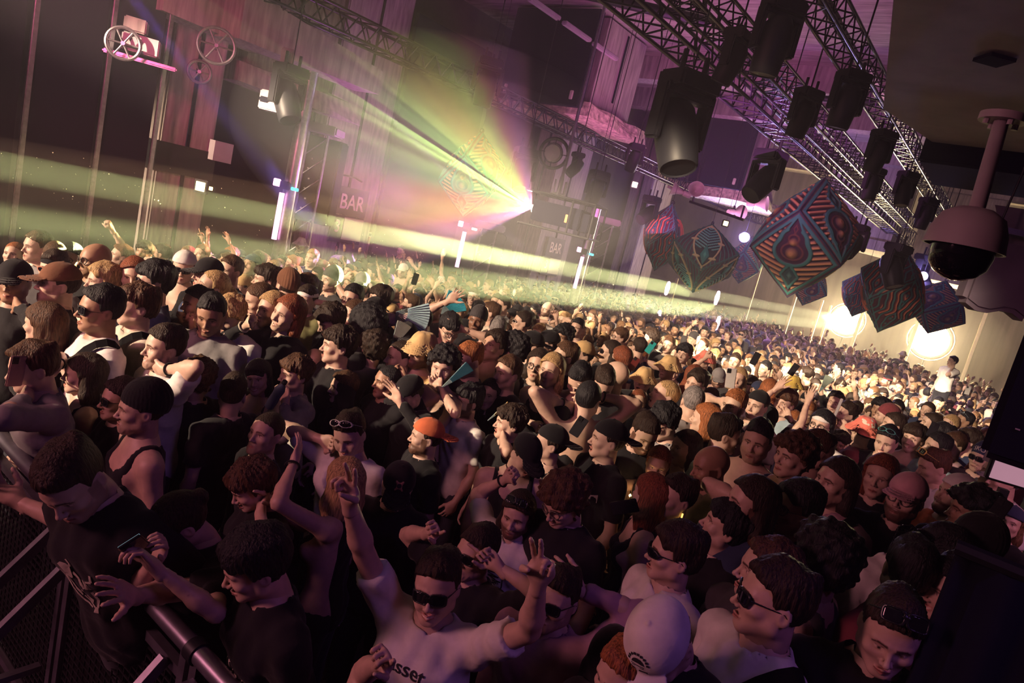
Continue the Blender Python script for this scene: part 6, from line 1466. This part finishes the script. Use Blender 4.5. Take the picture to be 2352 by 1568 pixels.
if rest:
    m, N, L = new_mat('far_crowd'); a = N.new('ShaderNodeVertexColor'); a.layer_name = 'tint'; L.new(a.outputs[0], N['Principled BSDF'].inputs['Base Color']); N['Principled BSDF'].inputs['Roughness'].default_value = .7
    o = bpy.data.objects.new('far_crowd', me_new('far_crowd', np.concatenate(VV), np.concatenate(QQ), m, True, np.concatenate(CCs))); COL.objects.link(o)
    tag(o, 'the farthest rows of the crowd, tiny heads fading into the haze', 'crowd', kind='stuff')
# ------------------------------------------------------------------ held things
from mathutils.bvhtree import BVHTree
def yawto(p): return atan2(-p[1], -p[0]) + pi/2
def phone(reg, x, y, D, lab, col=(.02, .02, .025), rot=(0, 0, 0)):
    p = at(*rp(reg, x, y), D) if not isinstance(D, str) else at_y(*rp(reg, x, y), float(D[1:])); e = empty('phone', p, lab, 'phone', rot=(rot[0], rot[1], yawto(p) + rot[2]))
    o = bm_obj('case', bx(bmesh.new(), (0, 0, 0), (.074, .010, .152), bev=.004), HARD, e); o.color = (*col, 1)
    box('screen', (0, .0056, 0), (.068, .001, .144), SCRN, e)
    b = bx(bmesh.new(), (-.018, -.0065, .054), (.030, .003, .034), bev=.001)
    for i in range(3): tube(b, (-.025+.014*(i % 2), -.008, .062-.015*(i//2)), (-.025+.014*(i % 2), -.0105, .062-.015*(i//2)), .0055, 12)
    bm_obj('camera_bump', b, BLKM, e); return e
phone('a', 112, 1035, 4.02, 'pinkish phone held up to film at the far left', (.35, .18, .18), (0, .1, .5)); phone('a', 305, 935, 4.35, 'phone between the ringed fingers at left', (.25, .2, .2), (0, -.3, 1.2))
phone('i', 725, 830, 'y1.04', 'black phone tapped by the person with braided bun', rot=(.7, -.6, .3)); phone('c', 1100, 1420, 5.45, 'white phone with triple camera held high over the red beard', (.62, .60, .58), (0, -.15, 0))
phone('c', 250, 1095, 8.2, 'teal phone held up near the yellow bucket hats', (.03, .36, .36), (0, .35, 0)); phone('c', 75, 1270, 7.4, 'dark red phone held low left of the yellow bucket hats', (.12, .02, .02), (0, .3, 0)); phone('c', 1360, 1215, 8.2, 'black phone raised right of the frowning white t-shirt', rot=(0, .2, 0))
phone('c', 1765, 1330, 8.75, 'black phone of the bare shouldered fair person', rot=(0, .3, 0)); phone('g', 1240, 112, 7.95, 'black phone filming in the pink light', rot=(0, .1, 0)); phone('g', 1822, 335, 6.0, 'phone with white rim held beside the lettered navy beanie', (.3, .28, .3), (0, .1, 0))
phone('h', 1815, 555, 9.0, 'dark phone held up in the orange light', rot=(0, .1, 0)); phone('b', 1850, 1410, 4.75, 'black phone held below the shaved head with palms', rot=(.1, .3, 0)); phone('d', 1720, 905, 14.5, 'small bright phone in the far right crowd', (.5, .5, .5)); phone('g', 1880, 905, 4.6, 'black phone held beside the right drape', rot=(0, .2, 0)); phone('k', 300, 590, 3.75, 'dark phone left of the glowing earring', rot=(.2, 1.0, 0))
def fan(reg, x, y, D, R_, a0, a1, lab, col, folded=False):
    p = at(*rp(reg, x, y), D); e = empty('hand_fan', p, lab, 'fan', rot=(0, 0, yawto(p))); n = 22; b = bmesh.new()
    for k in range(n):
        t0, t1 = [radians(a0 + (a1-a0)*q/n) for q in (k, k+1)]; tm = (t0+t1)/2
        vs = [b.verts.new(q) for q in ((R_*.35*cos(t0), 0, R_*.35*sin(t0)), (R_*cos(t0), 0, R_*sin(t0)), (R_*cos(tm), -.008, R_*sin(tm)), (R_*.35*cos(tm), -.008, R_*.35*sin(tm)), (R_*cos(t1), 0, R_*sin(t1)), (R_*.35*cos(t1), 0, R_*.35*sin(t1)))]
        b.faces.new(vs[:4]); b.faces.new((vs[3], vs[2], vs[4], vs[5]))
    bmesh.ops.remove_doubles(b, verts=b.verts, dist=1e-5); bmesh.ops.solidify(b, geom=b.faces[:], thickness=.0015); o = bm_obj('leaf', b, FAB, e); o.color = (*col, 1)
    b = bmesh.new()
    for k in range(0, n+1, 2):
        t = radians(a0 + (a1-a0)*k/n); tube(b, (0, .003, 0), (R_*.97*cos(t), .003, R_*.97*sin(t)), .003, 5)
    bm_obj('ribs', b, mat('fan_ribs', (.18, .26, .28), .5), e)
fan('h', 1612, 905, 5.55, .27, -82, 28, 'open pale blue hand fan left of the bare shouldered buzz cut', (.33, .50, .56)); fan('e', 60, 650, 7.0, .26, 20, 85, 'bright blue hand fan behind the raised bare arm', (.05, .42, .55)); fan('h', 1545, 1330, 5.4, .26, 62, 88, 'pale folded fan beside the black cap from behind', (.4, .42, .38)); fan('b', 920, 1150, 4.85, .26, 42, 60, 'narrow folded blue fan beside the smiling dark curls', (.04, .16, .24)); fan('d', 140, 930, 11.5, .3, 60, 88, 'tall pale folded fan beside the folded out arms', (.35, .42, .36))
fan('b', 1235, 1370, 4.75, .19, 50, 58, 'half open yellow fan near the beard and white t-shirt', (.6, .38, .12))
p = at(*rp('a', 1868, 1195), 4.5); e = empty('water_bottle', p, 'clear water bottle held by the person with moustache', 'bottle', rot=(0, .5, 0)); bm_obj('bottle_body', lathe(bmesh.new(), [(.001, -.11), (.030, -.108), (.033, -.05), (.030, 0), (.033, .05), (.020, .085), (.013, .095), (.013, .105)], 20), mat('clear_plastic', (.10, .14, .18), .12), e, True); bm_obj('screw_cap', tube(bmesh.new(), (0, 0, .105), (0, 0, .125), .016, 16), PLAS, e)
p = at(*rp('d', 342, 1105), 7.95); o = bm_obj('white_stick', bx(bmesh.new(), (0, 0, 0), (.028, .018, .24), bev=.003), PALE); o.location = p; o.rotation_euler = (0, .06, yawto(p)); tag(o, 'small white stick held up in the right crowd', 'stick')
# fairy lights round a neck
e0, J, M4, d, fy, D = PEOPLE['fairy']; pts = [M4 @ Vector((.12*cos(a), -.02 + .14*sin(a), 1.42 - .06*sin(a)*(sin(a) < 0)*-1 - .03)) for a in np.linspace(0, 2*pi, 25)]
e = empty('string_lights', pts[0], 'string of warm fairy lights worn round the red haired neck', 'lights'); bm_obj('wire', path(bmesh.new(), [q - pts[0] for q in pts], .003, 6), BLKM, e)
for k in range(0, 24, 2): o = bm_obj('bulb', lathe(bmesh.new(), [(.001, -.012), (.008, -.006), (.009, 0), (.001, .011)], 10, Matrix.Translation(pts[k] - pts[0])), glow('fairy_bulb', (1, .55, .2), 14), e, True)
lamp('fairy_light', 'POINT', pts[18] + Vector((0, 0, .05)), None, 1.6, (1, .55, .25), shadow_soft_size=.05)
# jewellery as parts of the wearer
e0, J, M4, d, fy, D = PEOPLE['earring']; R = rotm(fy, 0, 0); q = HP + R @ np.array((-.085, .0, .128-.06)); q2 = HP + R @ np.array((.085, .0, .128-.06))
for k, w in enumerate((q, q2)): bm_obj('earring', tube(bmesh.new(), w + np.array((0, 0, .01)), w - np.array((0, 0, .075)), .005, 8, .003), glow('earring_added_glow', (1, .60, .15), 2.2), e0, True)  # bright yellow light on the earrings put in as their own glow
e0 = PEOPLE['necklace'][0]; b = path(bmesh.new(), [(.075*cos(a), -.105-.02*abs(sin(a)), 1.36 + .10*sin(a)) for a in np.linspace(pi, 2*pi, 14)], .0022, 5); bx(b, (0, -.135, 1.245), (.018, .006, .026)); bm_obj('necklace', b, BLKM, e0)
# ------------------------------------------------------------------ prints that follow the cloth
def part_of(e, name): return next(c for c in e.children if c.name.split('.')[0] == name)
def decal(e, part, tris, c, right, up, out, m, name, lift=.0025):
    o = part_of(e, part); me = o.data; tree = BVHTree.FromPolygons([v.co for v in me.vertices], [tuple(p.vertices) for p in me.polygons])
    b = bmesh.new(); R_, U_, O_ = Vector(right), Vector(up), Vector(out); C_ = Vector(c); cache = {}
    def vert(p):
        k = (round(p[0], 5), round(p[1], 5))
        if k not in cache:
            w = C_ + R_*p[0] + U_*p[1]; h = tree.ray_cast(w + O_*.4, -O_, 1.); q = h[0] if h[0] else w; cache[k] = b.verts.new(q + O_*lift)
        return cache[k]
    for t in tris:
        try: b.faces.new([vert(p) for p in t])
        except ValueError: pass
    return bm_obj(name, b, m, e)
def text_tris(s, size, sx=1.):
    cu = bpy.data.curves.new('t', 'FONT'); cu.body = s; cu.size = size; cu.align_x = 'CENTER'; cu.align_y = 'CENTER'; cu.resolution_u = 4; cu.offset = size*.01
    t = bpy.data.objects.new('t', cu); COL.objects.link(t); me = bpy.data.meshes.new_from_object(t); bpy.data.objects.remove(t)
    b = bmesh.new(); b.from_mesh(me); bmesh.ops.triangulate(b, faces=b.faces); bmesh.ops.subdivide_edges(b, edges=[x for x in b.edges if x.calc_length() > size*.2], cuts=2); bmesh.ops.triangulate(b, faces=b.faces)
    return [[(v.co.x*sx, v.co.y) for v in f.verts] for f in b.faces]
def strokes(lines, w):
    T = []
    for L_ in lines:
        for (x0, y0), (x1, y1) in zip(L_, L_[1:]):
            n = max(1, int(hypot(x1-x0, y1-y0)/.02)); d_ = hypot(x1-x0, y1-y0) or 1; nx_, ny_ = -(y1-y0)/d_*w/2, (x1-x0)/d_*w/2
            for k in range(n):
                a, c = k/n, (k+1)/n; A = (x0+(x1-x0)*a, y0+(y1-y0)*a); Cc = (x0+(x1-x0)*c, y0+(y1-y0)*c)
                T.append([(A[0]+nx_, A[1]+ny_), (A[0]-nx_, A[1]-ny_), (Cc[0]-nx_, Cc[1]-ny_), (Cc[0]+nx_, Cc[1]+ny_)])
    return T
def polys(Ps):
    T = []
    for P_ in Ps:
        cx = sum(p[0] for p in P_)/len(P_); cy_ = sum(p[1] for p in P_)/len(P_)
        for a, c in zip(P_, P_[1:] + P_[:1]):
            m1 = ((cx+a[0])/2, (cy_+a[1])/2); m2 = ((cx+c[0])/2, (cy_+c[1])/2); T += [[(cx, cy_), m1, m2], [m1, a, c, m2]]
    return T
INKW = mat('pale_print', (.62, .55, .46), .8); INKB = mat('dark_print', (.015, .015, .02), .8); INKR = mat('red_print', (.35, .04, .06), .8); PATCH = mat('leather_patch', (.45, .20, .12), .6); INKG = mat('floral_print', (.75, .66, .55), .8)
def chest(k, tris, m, name, dx=0, dz=0, part='t_shirt'): return decal(PEOPLE[k][0], part, tris, (dx, 0, 1.22+dz), (1, 0, 0), (0, 0, 1), (0, -1, 0), m, name)
sk = lambda P_: [((x-640)/5200, (760-y)/5200) for x, y in P_]
chest('skull', strokes([sk(q) for q in ([(250, 560), (300, 720), (400, 940), (560, 1180), (740, 1290)], [(350, 640), (430, 830), (560, 1000)], [(560, 530), (670, 640), (740, 830)], [(770, 620), (790, 840)], [(840, 640), (850, 840)], [(860, 620), (1000, 580), (1000, 440)], [(930, 700), (930, 860), (880, 900)], [(850, 900), (910, 1080), (880, 1240), (820, 1300)], [(620, 1060), (720, 1160), (820, 1260)], [(520, 240), (580, 330), (540, 400)])], .009) + polys([sk(q) for q in ([(330, 370), (390, 320), (500, 340), (545, 400), (555, 640), (500, 665), (390, 610)], [(480, 880), (590, 960), (600, 1050), (560, 1080), (470, 950)], [(700, 1010), (750, 980), (830, 1090), (790, 1180), (720, 1100)], [(640, 650), (700, 660), (750, 840), (680, 760)], [(820, 1260), (890, 1260), (880, 1360), (740, 1400)], [(650, 870), (710, 860), (700, 930), (650, 930)])]), INKW, 'skull_print', 0, .02)
chest('letters', text_tris('HOSITA', .085, .85), INKW, 'lettering', -.01, .0); chest('letters', polys([[(-.16, .09), (-.12, .06), (-.145, -.01), (-.17, .0)]]), INKR, 'red_mark', .0, .03)
chest('front', text_tris('Basset', .075), INKB, 'lettering', -.02, .13); chest('front', text_tris('95', .055), INKB, 'number_print', .07, -.05)
chest('front', strokes([[(-.09, .06), (-.02, .0), (.04, -.06)], [(-.02, -.075), (.10, -.06), (.11, -.045), (.04, -.04)]], .006) + polys([[(-.10, .02), (-.05, .03), (.02, -.02), (.03, -.08), (-.01, -.16), (-.09, -.17), (-.14, -.10), (-.12, -.02)]]), INKB, 'hound_print', -.03, .04)
chest('patchcap', text_tris('ila', .10), INKW, 'lettering', -.04, -.0, 'long_sleeved_top'); chest('tagshirt', polys([[(-.055, -.025), (.055, -.025), (.055, .025), (-.055, .025)]]), INKW, 'white_tag', .10, .08); chest('tagshirt', text_tris('IST', .04), INKB, 'lettering', .10, .08).location = (0, -.003, 0)
chest('blueletters', text_tris('BRUTAL\nPROGRESS', .040), INKW, 'lettering', -.05, .02)
r_ = random.Random(3); chest('longhair', strokes([[(r_.uniform(-.06, .06), .12-.022*k), (r_.uniform(-.05, .05), .11-.022*k), (r_.uniform(-.07, .07), .10-.022*k)] for k in range(11)] + [[(-.06, .12), (.05, .15), (.06, .02), (.03, -.12)]], .006), INKB, 'line_print', 0, 0)
e0 = PEOPLE['backletters'][0]; decal(e0, 't_shirt', text_tris('TURBULENZ', .055, .9), (0, 0, 1.27), (-1, 0, 0), (0, 0, 1), (0, 1, 0), INKB, 'lettering')
def cap_decal(k, tris, m, name, part='cap', zc=.075, yc=-.10):
    e0, J, M4, d, fy, D = PEOPLE[k]; R = rotm(fy, radians(d['pd']), radians(d['rl'])); c = HP + R @ (np.array((0, yc+.03, zc)) - np.array((0, .012, -.128)))
    out = R @ np.array((0, -.80, .60)); up = R @ np.array((0, .60, .80)); return decal(e0, part, tris, c, R @ np.array((1., 0, 0)), up, out, m, name, .002)
arc = lambda r, n, a0, a1: [(r*cos(a), r*sin(a)) for a in np.linspace(a0, a1, n)]
cap_decal('palecap', polys([arc(.018, 12, 0, pi)]) + strokes([[(-.02, -.006), (.02, -.006)], [(-.018, -.012), (.018, -.012)]], .003) + [[(x-.003, y-.004), (x+.004, y-.003), (x+.003, y+.004), (x-.004, y+.003)] for x, y in arc(.029, 9, .15, pi-.15)] + strokes([[(-.033, -.024), (-.008, -.024)], [(.004, -.024), (.028, -.024)]], .007), INKB, 'cap_emblem')
cap_decal('patchcap', polys([[(-.022, -.026), (.022, -.026), (.022, .026), (-.022, .026)]]), PATCH, 'leather_patch'); cap_decal('patchcap', polys([arc(.013, 12, 0, 2*pi)[:-1]]), INKB, 'patch_motif').location = (0, -.001, .0005)
cap_decal('logocap', strokes([[(-.02, .012), (.02, .012)], [(-.02, .0), (.02, .0)], [(-.02, -.012), (.02, -.012)], [(.02, .018), (.03, -.018)]], .005), INKW, 'cap_logo')
cap_decal('beaniephone', text_tris('SKO', .05), INKW, 'lettering', 'beanie')
e0, J, M4, d, fy, D = PEOPLE['floral']; R = rotm(fy, radians(d['pd']), 0); r_ = random.Random(9)
for sgn in (-1, 1):
    c = HP + R @ (np.array((0, .0, .09)) - np.array((0, .012, -.128))); decal(e0, 'bucket_hat', polys([[(x + r*cos(a), z + r*sin(a)) for a in np.linspace(0, 2*pi, 7)[:-1]] for x, z, r in [(r_.uniform(-.07, .07), r_.uniform(-.02, .03), r_.uniform(.008, .013)) for _ in range(16)]]), c, R @ np.array((sgn*1., 0, 0)), (0, 0, 1), R @ np.array((0, -sgn*1., 0)), INKG, 'petal_print', .003)
